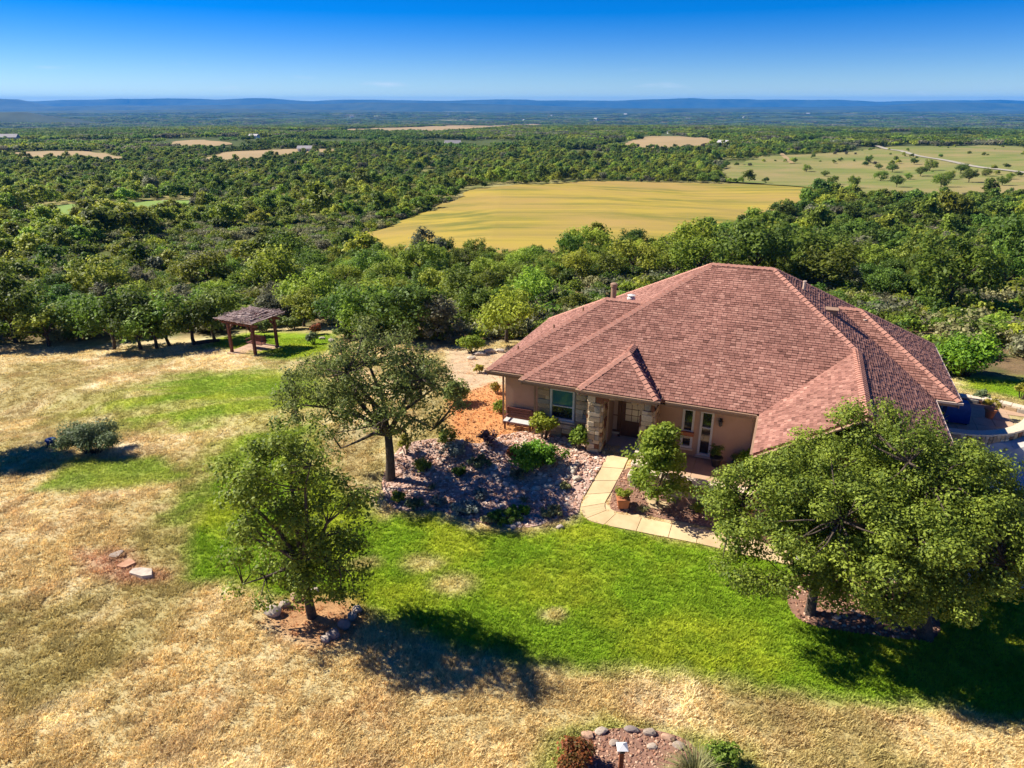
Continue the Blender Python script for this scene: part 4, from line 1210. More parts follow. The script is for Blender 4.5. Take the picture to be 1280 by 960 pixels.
def skeleton(r, base, fork, cen, nl, rad, twist=.25, twigs=1.0, lean=(0, 0)):
    """tapered trunk, main limbs and the branches that carry the clumps"""
    mb = MB(); base = np.array(base, float); fork = np.array(fork, float)
    mid = (base + fork) / 2 + np.array([*r.normal(size=2) * .06, 0])
    mb.tube([base - (0, 0, .3), base + (0, 0, .06), mid, fork], [rad * 1.45, rad * 1.15, rad * .9, rad * .78], 9)
    c0 = cen.mean(0); limbs = []
    idx = [int(r.integers(len(cen)))]
    for _ in range(nl - 1):
        d = np.min(np.linalg.norm(cen[:, None] - cen[idx][None], axis=2), axis=1); idx.append(int(np.argmax(d)))
    for k, i in enumerate(idx):
        e = fork + (cen[i] - fork) * .85; a = fork; pts = [a]
        for t in (.3, .65, 1):
            p = fork + (e - fork) * t; p[2] += math.sin(t * math.pi) * .12 * np.linalg.norm(e - fork); p += r.normal(size=3) * twist * .35 * (t < 1); pts.append(p)
        mb.tube(pts, [rad * .62, rad * .45, rad * .28, rad * .12], 6); limbs.append(pts)
    nodes = np.array([p for l in limbs for p in l[1:]] + [fork])
    for i, k in enumerate(cen):
        if i in idx or r.random() > twigs: continue
        j = np.argmin(np.linalg.norm(nodes - k, axis=1) + .3 * np.maximum(nodes[:, 2] - k[2], 0)); a = nodes[j]
        if np.linalg.norm(k - a) < .15: continue
        m = (a + k) / 2 + r.normal(size=3) * .12 * twist * 4
        mb.tube([a, m, k], [rad * .2, rad * .13, rad * .05], 4)
    return mb

def tree(name, label, loc, c, R3, nclump, per, rc, leaf, m, rad, fork, seed, nl=6, group=None, lobes=None, shell=.55, low=-.35, stems=None, cat='tree', rz=0, twigs=1.0, flat=.75):
    r = np.random.default_rng(seed)
    root = empty(name, loc, rz); tag(root, label, cat, group)
    cen, P, NN, T = crown_points(r, c, R3, nclump, per, rc, shell, low, flat, lobes)
    mb = skeleton(r, (0, 0, 0), fork, cen, nl, rad, twigs=twigs)
    mb.build('trunk', 'bark', root, smooth=True)
    link('crown', quads_mesh('crown', leaf_quads(P, NN, leaf, r), m, T), root)
    return root

def ground_at(px, py):
    p = G(px, py); return (float(p[0]), float(p[1]), float(p[2]) - .02)

# the slim oak on the lawn edge
o1 = ground_at(390, 771)
tree('oak_tree', 'slim upright oak with olive leaves inside a ring of rough stones', o1, (-.1, 0, 3.85), (2.35, 2.1, 3.4), 150, 150, .46, .105, 'oak', .14, (-.08, 0, 2.0), 31, nl=10, shell=.25, low=-.9, cat='tree',
     lobes=[(np.array([-.05, 0, .55]), np.array([.62, .65, .5])), (np.array([-.1, 0, .1]), np.array([.85, .85, .6])), (np.array([-.5, -.1, -.62]), np.array([.62, .55, .24])), (np.array([.35, .1, -.1]), np.array([.75, .6, .42])), (np.array([.3, 0, -.6]), np.array([.55, .55, .3])), (np.array([-.35, 0, .42]), np.array([.6, .6, .35]))])
o2 = ground_at(488, 600)
tree('oak_tree', 'wide grey-green live oak growing in the gravel bed', o2, (-.6, .3, 4.05), (3.8, 3.6, 2.95), 230, 125, .48, .11, 'oakgrey', .2, (.05, 0, 2.2), 33, nl=11, shell=.45, low=-.5,
     lobes=[(np.zeros(3), np.array([.8, .9, 1.0])), (np.array([-.5, 0, -.1]), np.array([.55, .6, .6])), (np.array([.45, 0, -.15]), np.array([.55, .6, .75])), (np.array([.1, 0, .25]), np.array([.6, .6, .7]))])
o3 = ground_at(1156, 797)
o4 = ground_at(1012, 768)
off = np.array(o4) - np.array(o3)
big = tree('oak_tree', 'massive spreading two-stemmed oak between driveway and lawn', o3, (off[0] * .5, 1.25, 3.75), (4.9, 3.8, 3.1), 640, 320, .5, .088, 'oak', .2, (-.1, .35, 1.9), 35, nl=12, shell=.5, low=-.62,
     lobes=[(np.array(a), np.ones(3) * q) for a, q in (((0, 0, 0), .72), ((0, .1, .1), .7), ((-.62, -.25, -.26), .42), ((-.64, .05, .08), .4), ((.6, 0, -.1), .42), ((.5, -.3, -.26), .4), ((-.12, .1, .46), .52), ((0, -.52, -.1), .48), ((-.15, -.5, -.28), .4), ((.05, .5, .1), .5), ((.32, 0, .3), .46), ((-.42, -.42, .12), .42), ((.3, -.55, .1), .38))])
r = np.random.default_rng(36)
mb = skeleton(r, off, off + np.array([.3, .4, 1.7]), np.array([off + np.array([math.cos(a) * 1.8 + .8, math.sin(a) * 1.5 + .9, 2.7 + .6 * math.sin(a * 3)]) for a in np.linspace(0, 6, 14)]), 4, .15, twigs=.4)
mb.build('trunk', 'bark', big, smooth=True)
# shade tree standing just outside on the left, its shadow lies by the rosemary
so = (-28.9, 30.3)
tree('oak_tree', 'shade oak at the far side of the dry grass near the rosemary', (*so, hs1(*so) - .02), (0, 0, 6.0), (2.5, 2.2, 1.5), 90, 240, .7, .15, 'oakgrey', .2, (0, 0, 3.5), 39, nl=7)
# young tree by the path
s1 = ground_at(820, 633)
tree('young_tree', 'slender young tree with lime green leaves in the path bed', s1, (0, 0, 2.0), (1.15, 1.1, 1.55), 75, 130, .42, .14, 'lime_leaf', .055, (0, 0, .55), 41, nl=6, shell=.2, low=-.9,
     lobes=[(np.array([0, 0, -.2]), np.array([1, 1, .75])), (np.array([0, 0, .4]), np.array([.55, .55, .6]))])

# ---- woodland: prototypes
def woodland_proto(name, label, m, hgt, R3, nclump, per, rc, leaf, rad, seed, group, low=-.8, cat='tree', twigs=.35):
    return tree(name, label, (0, 0, -500), (0, 0, (hgt - R3[2]) * .88), (R3[0] * 1.08, R3[1] * 1.08, R3[2] * 1.15), nclump, per, rc, leaf, m, rad, (0, 0, hgt * .28), seed, nl=6, group=group, shell=.6, low=low, twigs=twigs, cat=cat)
WG = 'trees of the woodland beyond the yard'
WP = []
specs = [('live_oak', 'dark rounded live oak crowded into the woodland beyond the yard', 'f_dark', 5.2, (2.7, 2.6, 1.9), 70, 52, .72, .27),
         ('live_oak', 'dark rounded live oak crowded into the woodland beyond the yard', 'f_dark', 4.4, (2.2, 2.3, 1.6), 55, 52, .68, .25),
         ('elm_tree', 'mid green leafy elm crowded into the woodland beyond the yard', 'f_mid', 5.4, (2.3, 2.4, 2.2), 66, 52, .7, .27),
         ('elm_tree', 'mid green leafy elm crowded into the woodland beyond the yard', 'f_mid', 4.2, (2.3, 2.1, 1.6), 55, 52, .7, .25),
         ('mesquite', 'light green feathery mesquite crowded into the woodland beyond the yard', 'f_light', 4.3, (2.3, 2.2, 1.6), 58, 48, .66, .24),
         ('juniper', 'grey-green juniper crowded into the woodland beyond the yard', 'f_grey', 3.9, (1.7, 1.8, 1.8), 52, 52, .58, .23),
         ('elm_tree', 'mid green leafy elm crowded into the woodland beyond the yard', 'f_mid', 3.2, (1.6, 1.5, 1.4), 40, 48, .55, .23)]
for i, (nm, lb, m, hg, R3, nc, per, rc, lf) in enumerate(specs):
    WP.append(woodland_proto(nm, lb, m, hg, R3, nc, per, rc, lf, .14, 200 + i, WG))
used = [False] * len(WP)
def place(k, x, y, sc, label=None, group=None, nm=None):
    z = hs1(x, y) - .05; rz = rng.uniform(0, 6.28); s3 = (sc * rng.uniform(.9, 1.12), sc * rng.uniform(.9, 1.12), sc * rng.uniform(.9, 1.1))
    if not used[k]:
        used[k] = True; o = WP[k]; o.location = (x, y, z); o.rotation_euler = (0, 0, rz); o.scale = s3
    else: o = copy_tree(WP[k], (x, y, z), rz, s3)
    if label: o['label'] = label
    return o

# spots: first the row one can see standing at the yard's edge, then a spaced fill behind it
spots = []
EDGE_TREES = ((20, 428, 0, 1.05, 'dark live oak at the dry grass edge in line with the rosemary bush'), (62, 433, 3, .9, 'leaning elm at the dry grass edge beyond the rosemary bush'),
    (143, 437, 2, .92, 'tall elm standing out into the dry grass before the wood'), (176, 437, 0, .85, 'dark live oak in the row of trunks shading the dry grass'), (196, 436, 3, 1.0, 'broad elm in the row of trunks shading the dry grass'),
    (212, 432, 2, .9, 'upright elm in the row of trunks, set back behind the broad elm'), (243, 431, 1, .95, 'small dark oak at the start of the fallen log'), (268, 424, 0, .9, 'dark live oak just behind the end of the fallen log'),
    (432, 418, 1, .9, 'small dark oak behind the boulders at the pergola turf'), (470, 424, 2, .95, 'elm at the wood edge right behind the wide live oak'), (505, 428, 0, .95, 'dark live oak at the wood edge behind the wide live oak'),
    (548, 426, 5, .95, 'grey-green juniper next to the sandy ground'), (-40, 430, 2, 1.0, 'elm at the dry grass edge past the last live oak'), (100, 425, 1, 1.0, 'small dark oak set back between the leaning and tall elms'),
    (380, 408, 3, .75, 'small elm behind the russet shrub'), (345, 405, 5, .8, 'grey-green juniper directly behind the pergola turf'), (300, 408, 6, .9, 'little elm directly behind the pergola roof'), (633, 428, 4, .95, 'bright green mesquite at the wood edge above the house corner'))
for px, py, k, sc, lb in EDGE_TREES:
    p = G(px, py); spots.append((p[0], p[1], k, sc, lb))
def excluded(x, y, m=1.2):
    bad = y < np.interp(x, EDGE_X, EDGE_Y) + m
    u, v = house_uv(x, y); bad |= (u > -4) & (u < 19.5) & (v < 15.8) & (v > -20)
    bad |= (u > 16) & (u < 34) & (v < 13.2)
    bad |= poly_sd(x, y, BACK_LAWN) < 1.2
    return bad
r = np.random.default_rng(77)
fld = [f[1] for f in FIELDS]
def open_land(x, y, m=1.0):
    b = np.zeros(x.shape, bool)
    for P in fld: b |= poly_sd(x, y, P) < m
    return b
CS = 4.4
LIGHT = gpoly([(0, 262), (120, 245), (300, 240), (450, 240), (590, 234), (520, 275), (440, 300), (300, 310), (120, 300), (0, 300)])
grid = {}
def try_put(x, y, dmin, pts=grid):
    c = (int(math.floor(x / CS)), int(math.floor(y / CS)))
    for i in (-1, 0, 1):
        for j in (-1, 0, 1):
            for q in pts.get((c[0] + i, c[1] + j), ()):
                if (q[0] - x) ** 2 + (q[1] - y) ** 2 < dmin * dmin: return False
    pts.setdefault(c, []).append((x, y)); return True
for s in spots: try_put(s[0], s[1], 0.1)
cand = []
RMAX = 560
ncand = 190000
yy = np.sqrt(r.uniform(38 ** 2, RMAX ** 2, ncand)); th = r.uniform(R(-47), R(47), ncand)
xx = yy * np.sin(th); yv = yy * np.cos(th)
ok = ~excluded(xx, yv) & ~open_land(xx, yv, 2.0) & (yv > 36)
dens = fbm(xx / 45 + 3, yv / 45 + 8, 3)
ok &= (dens > .355 + .14 * r.random(ncand))
order = np.argsort(np.hypot(xx, yv)); big_n = fbm(xx / 25 + 71, yv / 25 + 3, 3)
allp = []
for i in order:
    if not ok[i]: continue
    sz = (.42 + .95 * r.random() ** 1.3) * (1.25 if big_n[i] > .55 else .92)
    if try_put(xx[i], yv[i], .6 + 2.5 * sz): allp.append((xx[i], yv[i], sz))
allp = np.array(allp)
spec_n = fbm(allp[:, 0] / 38 + 50, allp[:, 1] / 26 + 20, 4) + .10 * sstep(10, -20, poly_sd(allp[:, 0], allp[:, 1], LIGHT)) + r.normal(0, .035, len(allp))
kinds = np.where(spec_n < .40, r.choice([0, 1, 5, 0], len(allp)), np.where(spec_n < .55, r.choice([2, 3, 0, 1, 5, 6, 2], len(allp)), r.choice([4, 2, 3, 4, 6, 3], len(allp))))
scl = allp[:, 2] * r.uniform(.92, 1.08, len(allp)); allp = allp[:, :2]
NEAR = 300
for i in range(min(NEAR, len(allp))): spots.append((allp[i, 0], allp[i, 1], int(kinds[i]), float(scl[i]), None))
def wood_label(x, y, k, sc):
    kind = {0: 'dark live oak', 1: 'low dark live oak', 2: 'mid green elm', 3: 'spreading mid green elm', 4: 'light green mesquite', 5: 'grey-green juniper', 6: 'bushy mid green elm'}[k]
    size = 'large' if sc > 1.02 else 'small' if sc < .68 else 'middling'
    u, v = house_uv(x, y)
    where = 'behind the house' if 0 < u < 19 else 'beyond the back lawn' if u >= 19 else 'beyond the pergola' if x < -11 else 'between pergola and house'
    depth = 'at the near edge of the wood' if y < np.interp(x, EDGE_X, EDGE_Y) + 9 else 'deeper in the wood'
    return f'{size} {kind} {depth} {where}'
for x, y, k, sc, lb in spots[::-1]: place(k, x, y, sc, lb or wood_label(x, y, k, sc))

# the rest of the wood reads as one mass: lighter crowns, instanced
def crown_only(m, R3, nclump, per, rc, leaf, seed, zc):
    rr = np.random.default_rng(seed); cen, P, NN, T = crown_points(rr, (0, 0, zc), R3, nclump, per, rc, .6, -.2, .8)
    return quads_mesh('crown', leaf_quads(P, NN, leaf, rr, .75), m, T)
mid = [crown_only(m, R3, 34, 26, .8, .46, 300 + i, z) for i, (m, R3, z) in enumerate([('f_dark', (2.6, 2.6, 1.9), 2.6), ('f_dark', (2.2, 2.3, 1.6), 2.3), ('f_mid', (2.3, 2.4, 2.2), 2.7), ('f_mid', (2.3, 2.1, 1.6), 2.2), ('f_light', (2.3, 2.2, 1.6), 2.3), ('f_grey', (1.7, 1.8, 1.7), 1.9), ('f_mid', (1.6, 1.5, 1.4), 1.6)])]
rest = allp[NEAR:]
q_ = PASTURE[:, :2]; q_ = q_.min(0) + r.random((420, 2)) * (q_.max(0) - q_.min(0)); q_ = q_[(poly_sd(q_[:, 0], q_[:, 1], PASTURE) < 0) & (np.abs(q_[:, 0]) < q_[:, 1]) & (fbm(q_[:, 0] / 40, q_[:, 1] / 40, 3) > .46)]
rest = np.r_[rest, q_]; kinds = np.r_[kinds, r.integers(0, 7, len(q_))]; scl = np.r_[scl, r.uniform(.3, .75, len(q_))]; n = len(rest)
sc = scl[NEAR:][:, None] * r.uniform(.9, 1.12, (n, 3))
wo_ = scatter('woodland', np.c_[rest, h(rest[:, 0], rest[:, 1]) - .1], sc, np.c_[np.zeros((n, 2)), r.uniform(0, 6.28, n)], None, [proto_obj(me) for me in mid], 1, kinds[NEAR:])
stuff(wo_, 'dense mixed woodland filling the slope below the house', 'woodland')
nu = 16000; uy = np.sqrt(r.uniform(36 ** 2, 190 ** 2, nu)); th = r.uniform(R(-46), R(46), nu); ux, uy = uy * np.sin(th), uy * np.cos(th)
k_ = ~excluded(ux, uy, 1.6) & ~open_land(ux, uy, .5) & (fbm(ux / 9, uy / 9 + 5, 3) > .36)
ux, uy = ux[k_], uy[k_]; n = len(ux)
low = [crown_only(m, (1.3, 1.2, .75), 16, 26, .5, .24, 330 + i, .6) for i, m in enumerate(('f_mid', 'f_dark', 'f_light', 'f_grey', 'santolina'))]
ub = scatter('undergrowth', np.c_[ux, uy, h(ux, uy) - .05], (.45 + .75 * r.random((n, 1)) ** 1.5) * r.uniform(.85, 1.15, (n, 3)), np.c_[np.zeros((n, 2)), r.uniform(0, 6.28, n)], None, [proto_obj(me) for me in low], 3)
stuff(ub, 'low scrub and brush between the woodland trees', 'undergrowth')
# far wood out to the plain: groves of small crowns
def grove(m, seed):
    rr = np.random.default_rng(seed); Ps = []; Ns = []; Ts = []
    for i in range(15):
        a = rr.uniform(0, 6.28); d = math.sqrt(rr.random()) * 10; s = rr.uniform(.7, 1.2)
        cen, P, NN, T = crown_points(rr, (d * math.cos(a), d * math.sin(a), 2.2 * s), np.array([2.4, 2.4, 1.7]) * s, 12, 9, 1.0, .6, -.1, .8); Ps.append(P); Ns.append(NN); Ts.append(np.clip(T + rr.normal(0, .15), 0, 1))
    return quads_mesh('grove', leaf_quads(np.concatenate(Ps), np.concatenate(Ns), .95, rr, .8), m, np.concatenate(Ts))
gm = [grove(m, 400 + i) for i, m in enumerate(['f_dark', 'f_dark', 'f_mid', 'f_mid', 'f_grey', 'f_light'])]
nc = 34000; dd = np.sqrt(r.uniform((RMAX - 15) ** 2, 3000 ** 2, nc)); th = r.uniform(R(-46), R(46), nc); gx = dd * np.sin(th); gy = dd * np.cos(th)
k = (~open_land(gx, gy, 9.0)) & (fbm(gx / 220 + 1, gy / 220 + 4, 4) > .28 + .13 * r.random(nc) + .05 * sstep(900, 2500, dd))
gx, gy = gx[k], gy[k]; n = len(gx)
gi = np.where(fbm(gx / 150 + 9, gy / 150, 3) < .5, r.integers(0, 5, n) % 2, r.integers(1, 6, n))
n2 = 15000; d2 = np.sqrt(r.uniform(2900 ** 2, 7200 ** 2, n2)); th = r.uniform(R(-45), R(45), n2); hx = d2 * np.sin(th); hy = d2 * np.cos(th)
k = (~open_land(hx, hy, 9.0)) & (fbm(hx / 500 + 1, hy / 260 + 4, 4) > .40 + .14 * r.random(n2)); hx, hy = hx[k], hy[k]; n2 = len(hx)
gs = np.concatenate([r.uniform(.8, 1.25, (n, 3)), r.uniform(.7, 1.4, (n2, 3)) * np.array([2.6, 2.6, 1.5])]); gx = np.r_[gx, hx]; gy = np.r_[gy, hy]; gi = np.r_[gi, r.integers(0, 5, n2)]; n = len(gx)
go_ = scatter('far_woodland', np.c_[gx, gy, h(gx, gy) - .3], gs, np.c_[np.zeros((n, 2)), r.uniform(0, 6.28, n)], None, [proto_obj(me) for me in gm], 2, gi)
stuff(go_, 'distant tree cover spreading over the plain', 'woodland')
# lone trees dotted over the pasture
for i, (px, py) in enumerate([(1040, 232), (1066, 237), (1115, 217), (1134, 226), (1150, 222), (1162, 215), (1098, 213), (1186, 226), (1210, 230), (1232, 222), (1252, 234), (1100, 228), (1142, 207), (1085, 205), (1200, 218), (1262, 226), (1120, 236), (1175, 236), (1030, 222), (1008, 216)]):
    p = G(px, py); o = copy_tree(WP[[0, 2, 1, 3][i % 4]], (p[0], p[1], p[2] - .05), i * 1.3, (.8 + .2 * ((i * 7) % 3),) * 3)
    o.name = 'pasture_tree'; tag(o, 'lone tree standing apart in the pale pasture', 'tree', 'lone trees dotted over the pasture')

# ================================================================== SHRUBS, ROCKS, YARD FURNITURE
def shrub(name, label, loc, R3, m, leaf, n, seed, group=None, spiky=False, stems=True, cat='shrub', nclump=None):
    r = np.random.default_rng(seed); root = empty(name, loc); tag(root, label, cat, group)
    nclump = nclump or 26
    cen, P, NN, T = crown_points(r, (0, 0, R3[2] * .85), (R3[0] * .85, R3[1] * .85, R3[2] * .8), nclump, n // nclump, min(R3) * .42, .45, -.5, .9)
    P[:, 2] = np.maximum(P[:, 2], .02)
    link('foliage', quads_mesh('foliage', leaf_quads(P, NN, leaf, r, .35 if spiky else .6), m, T), root)
    mb = MB()
    for k in cen[::2]: mb.tube([(k[0] * .15, k[1] * .15, -.1), k * np.array([.6, .6, .5]), k], [.025, .018, .006], 4)
    mb.build('stem', 'bark', root)
    return root
def blades(name, label, loc, R, hgt, m, n, seed, width=.03, cat='plant', group=None, droop=.5):
    r = np.random.default_rng(seed); root = empty(name, loc); tag(root, label, cat, group)
    Q = []; 
    for i in range(n):
        a = r.uniform(0, 6.28); o = np.array([math.cos(a), math.sin(a), 0]); b = o * R * .25 * r.random(); L = hgt * r.uniform(.7, 1.15); sp = R * r.uniform(.2, 1)
        sd = np.array([-o[1], o[0], 0]) * width / 2
        p = [b, b + o * sp * .45 + (0, 0, L * .7), b + o * sp + (0, 0, L * (1 - droop * sp / R * .6))]
        Q.append([p[0] - sd, p[0] + sd, p[1] + sd * .8, p[1] - sd * .8]); Q.append([p[1] - sd * .8, p[1] + sd * .8, p[2] + sd * .15, p[2] - sd * .15])
    link('blades', quads_mesh('blades', np.array(Q), m, np.repeat(r.uniform(0, 1, n), 2)), root)
    return root
ga = ground_at
shrub('rosemary_shrub', 'large grey-green mounded rosemary bush alone on the dry lawn', ga(118, 566), (1.8, 1.4, 1.0), 'bluegreen', .13, 11000, 501, spiky=True, nclump=60)
shrub('hedge_shrub', 'bright green rounded clipped shrub with stone edging in the gravel bed', ga(670, 583), (1.6, 1.0, .68), 'bright', .12, 4600, 502, nclump=46)
shrub('window_shrub', 'leafy shrub left of the teal window against the stone wall', ga(679, 549), (.68, .6, .85), 'f_light', .13, 2200, 503)
shrub('window_shrub', 'leafy shrub between the teal window and the porch column', ga(724, 562), (.55, .5, .68), 'f_light', .13, 1700, 504)
shrub('corner_shrub', 'small green shrub at the stucco corner beside the bench', ga(627, 516), (.4, .4, .4), 'lime_leaf', .11, 700, 505)
shrub('sage_shrub', 'silvery sage mat at the lawn edge of the gravel bed', ga(580, 640), (1.05, .75, .3), 'sage', .1, 2200, 506, nclump=40)
shrub('groundcover_shrub', 'low bronze-green ground cover mound beside the silver sage', ga(630, 652), (.85, .55, .32), 'f_mid', .1, 1800, 507, nclump=34)
shrub('santolina_shrub', 'pale yellow-green cushion shrub nearest the path bend', ga(688, 645), (.62, .4, .25), 'santolina', .09, 1500, 508, nclump=30)
shrub('purple_shrub', 'purple-leaved shrub at the edge of the orange granite', ga(610, 557), (.45, .42, .55), 'purple', .11, 700, 509, nclump=14)
shrub('sage_shrub', 'silver-grey sage under the live oak near the orange granite', ga(568, 570), (.8, .6, .42), 'sage', .11, 1100, 510, nclump=26)
shrub('sage_shrub', 'loose bluish sage in the shade between oak and clipped shrub', ga(600, 585), (.6, .5, .35), 'bluegreen', .11, 900, 511, nclump=20)
shrub('orange_shrub', 'rust-tinted clump of stems at the foot of the live oak', ga(508, 568), (.35, .3, .6), 'yellowbush', .12, 500, 512, nclump=14)
shrub('olive_shrub', 'tall olive-green shrub by the granite path behind the live oak', ga(572, 505), (.8, .7, .85), 'oakgrey', .13, 2000, 513, nclump=36)
shrub('yellow_shrub', 'yellow-green shrub against the back corner of the house', ga(620, 492), (.35, .35, .42), 'yellowbush', .11, 700, 514, nclump=16)
shrub('yellow_shrub', 'yellow flowering shrub on the sandy ground past the house corner', ga(601, 466), (.45, .4, .3), 'yellowbush', .11, 700, 515, nclump=16)
shrub('broom_shrub', 'pale feathery yellow-green broom at the edge of the wood', ga(590, 441), (1.15, .9, .7), 'lime_leaf', .15, 1800, 516, nclump=30)
shrub('dark_shrub', 'low dark shrub at the woodland edge beside the pergola turf', ga(392, 430), (.6, .5, .5), 'bluegreen', .14, 900, 517, nclump=18)
shrub('russet_shrub', 'russet shrub behind the pergola turf', ga(396, 418), (.6, .5, .6), 'redtip', .14, 700, 518, nclump=18)
for i, (px, py, R3) in enumerate(((330, 414, (1.4, .8, .6)), (365, 412, (1.5, .8, .7)), (430, 424, (1.0, .8, .6)))):
    shrub('edge_shrub', 'low olive brush along the back of the pergola turf', ga(px, py), R3, 'oakgrey', .16, 1400, 520 + i, group='brush behind the pergola turf', nclump=30)
shrub('round_tree', 'bright blue-green bushy round shrub standing by the back lawn', ga(1206, 470), (2.0, 1.9, 1.55), 'bright', .2, 5200, 525, nclump=60)
shrub('lawn_shrub', 'dark clipped shrub where patio wall meets back lawn', ga(1225, 501), (.6, .5, .35), 'bluegreen', .12, 700, 526, nclump=16)
shrub('lawn_shrub', 'yellow-green shrub on the back lawn edge above the patio', ga(1276, 499), (.6, .6, .5), 'yellowbush', .12, 900, 527, nclump=18)
shrub('garage_shrub', 'bright green shrub in the angle of garage and courtyard', tuple(house_xy(9.75, .55)) + (.04,), (.5, .5, .75), 'bright', .12, 1500, 528)
for i, (px, py, m, R3, t) in enumerate(((548, 632, 'sage', (.5, .4, .28), 'silver sage cushion at the lawn edge in front of the live oak'), (600, 622, 'sage', (.45, .4, .25), 'small silver cushion behind the sage mat'),
        (652, 646, 'bright', (.55, .4, .28), 'bright green low cushion beside the bronze ground cover'), (612, 655, 'santolina', (.4, .3, .22), 'pale cushion between sage mat and bronze ground cover'), (530, 590, 'f_mid', (.5, .45, .4), 'green shrub close to the live oak trunk'),
        (648, 598, 'f_grey', (.45, .4, .3), 'grey-green cushion in front of the stone-edged clipped shrub'), (560, 556, 'f_mid', (.6, .5, .5), 'leafy shrub behind the live oak by the orange granite'), (520, 636, 'bluegreen', (.5, .4, .3), 'bluish cushion at the shaded lawn edge under the live oak'),
        (705, 612, 'santolina', (.3, .28, .2), 'small pale cushion by the boulders near the path'), (640, 572, 'redtip', (.3, .3, .3), 'rusty little shrub beside the clipped shrub'), (575, 595, 'f_mid', (.4, .35, .3), 'low green cushion in the dappled gravel'),
        (498, 628, 'f_light', (.4, .35, .3), 'light green cushion at the bed tip below the live oak'))):
    shrub('bed_plant', t, ga(px, py), R3, m, .1, 900, 560 + i, nclump=18)
blades('yucca', 'spiky pale green yucca behind the house corner by the back lawn', ga(1197, 470), .9, 1.0, 'lime_leaf', 60, 529, .06)
shrub('red_tip_shrub', 'rounded shrub with red new leaves left of the post lamp', ga(721, 962), (.56, .5, .52), 'redtip', .075, 3600, 530, nclump=40)
shrub('lamp_shrub', 'dark green shrub behind the ornamental grass by the post lamp', ga(903, 962), (.52, .45, .45), 'f_mid', .08, 1800, 531, nclump=30)
blades('ornamental_grass', 'fountain of pale green ornamental grass in the lamp bed', ga(868, 980), .85, .75, 'santolina', 520, 532, .018)
for i, (px, py, t) in enumerate(((655, 628, 'small tuft in the pale gravel above the cushion shrub'), (540, 612, 'small dark tuft in the shade of the live oak'), (803, 640, 'yellow-green tuft beside the potted plant'))):
    blades('tuft', t, ga(px, py), .3, .3, 'santolina' if i != 1 else 'bluegreen', 60, 540 + i, .025)
blades('courtyard_plant', 'trailing yellow-green plant at the foot of the courtyard wall', ga(872, 640), .4, .4, 'lime_leaf', 90, 545, .04)

# rocks
def rock(px, py, s, label, group=None, pale=False, seed=0, m=None, dz=0.0):
    r = np.random.default_rng(seed + int(px * 7 + py)); p = ga(px, py)
    ms = PBOUL if pale else BOUL
    o = link('boulder', ms[r.integers(len(ms))]); o.location = (p[0], p[1], p[2] + s[2] * .32 + dz); o.scale = s; o.rotation_euler = (r.normal() * .06, r.normal() * .06, r.uniform(0, 6.28) if len(s) == 3 and s[0] == s[1] else r.normal() * .25)
    tag(o, label, 'rock', group); return o
for k, (px, py, s) in enumerate(((341, 768, (.62, .45, .42)), (357, 758, (.42, .36, .36)), (369, 749, (.36, .34, .32)), (380, 744, (.36, .34, .28)), (393, 740, (.4, .3, .24)))):
    rock(px, py, s, ('big grey stone ending the ring around the slim oak' if k == 0 else 'rough stone in the ring on the dry-grass side of the slim oak'), None if k == 0 else 'ring stones around the slim oak', pale=(k == 4))
for k, (px, py, s) in enumerate(((447, 764, (.34, .4, .3)), (440, 774, (.36, .36, .34)), (430, 784, (.44, .4, .36)), (417, 795, (.5, .4, .36)), (408, 800, (.36, .3, .26)))):
    rock(px, py, s, 'rough stone in the ring on the shaded side of the slim oak', 'ring stones around the slim oak')
def slab(px, py, L, Wd, hh, rz, m, label, seed):
    r = np.random.default_rng(seed); p = ga(px, py); n = 9; bm = bmesh.new()
    ang = np.sort(r.uniform(0, 6.28, n)); ring = [(math.cos(a) * L / 2 * r.uniform(.85, 1.1), math.sin(a) * Wd / 2 * r.uniform(.85, 1.1)) for a in ang]
    lo = [bm.verts.new((x, y, -.1)) for x, y in ring]; hi = [bm.verts.new((x * .94, y * .94, hh + r.normal() * .012)) for x, y in ring]
    bm.faces.new(lo[::-1]); bm.faces.new(hi)
    for i in range(n): bm.faces.new((lo[i], lo[(i + 1) % n], hi[(i + 1) % n], hi[i]))
    me = bpy.data.meshes.new('flagstone'); bm.to_mesh(me); bm.free(); me.materials.append(M[m]); o = link('flagstone', me); o.location = p; o.rotation_euler = (.03, -.05, rz)
    tag(o, label, 'stone'); return o
slab(178, 719, 1.0, .55, .16, -.2, 'palerock', 'pale flat limestone slab lying in the dry grass', 1)
slab(158, 706, .7, .5, .1, -.1, 'redrock', 'reddish flat stone next to the pale limestone slab', 2)
slab(147, 694, .55, .4, .1, .3, 'rock', 'small brown stone beside the reddish flat stone', 3)
rock(716, 588, (.42, .36, .34), 'orange-tinted boulder in the gravel next to the path', pale=True)
rock(722, 600, (.46, .32, .3), 'dark boulder beside the orange-tinted one near the path')
for k, (px, py, s) in enumerate(((700, 660, (.34, .26, .2)), (648, 656, (.28, .24, .2)), (642, 660, (.3, .22, .18)), (655, 648, (.24, .22, .16)), (708, 632, (.3, .2, .16)), (612, 600, (.3, .24, .2)), (585, 612, (.34, .26, .2)), (560, 598, (.32, .26, .2)), (690, 606, (.3, .24, .18)), (668, 612, (.28, .24, .18)), (520, 618, (.32, .28, .2)), (640, 606, (.26, .24, .16)), (540, 586, (.34, .26, .22)), (510, 600, (.34, .26, .2)))):
    rock(px, py, s, 'pale fist-to-head-sized stone lying loose in the gravel bed', 'loose stones in the gravel bed', pale=True)
BA = [(t, 1.75 * math.cos(t), 1.2 * math.sin(t)) for t in np.linspace(R(190), R(350), 11)]
hp = ga(670, 583)
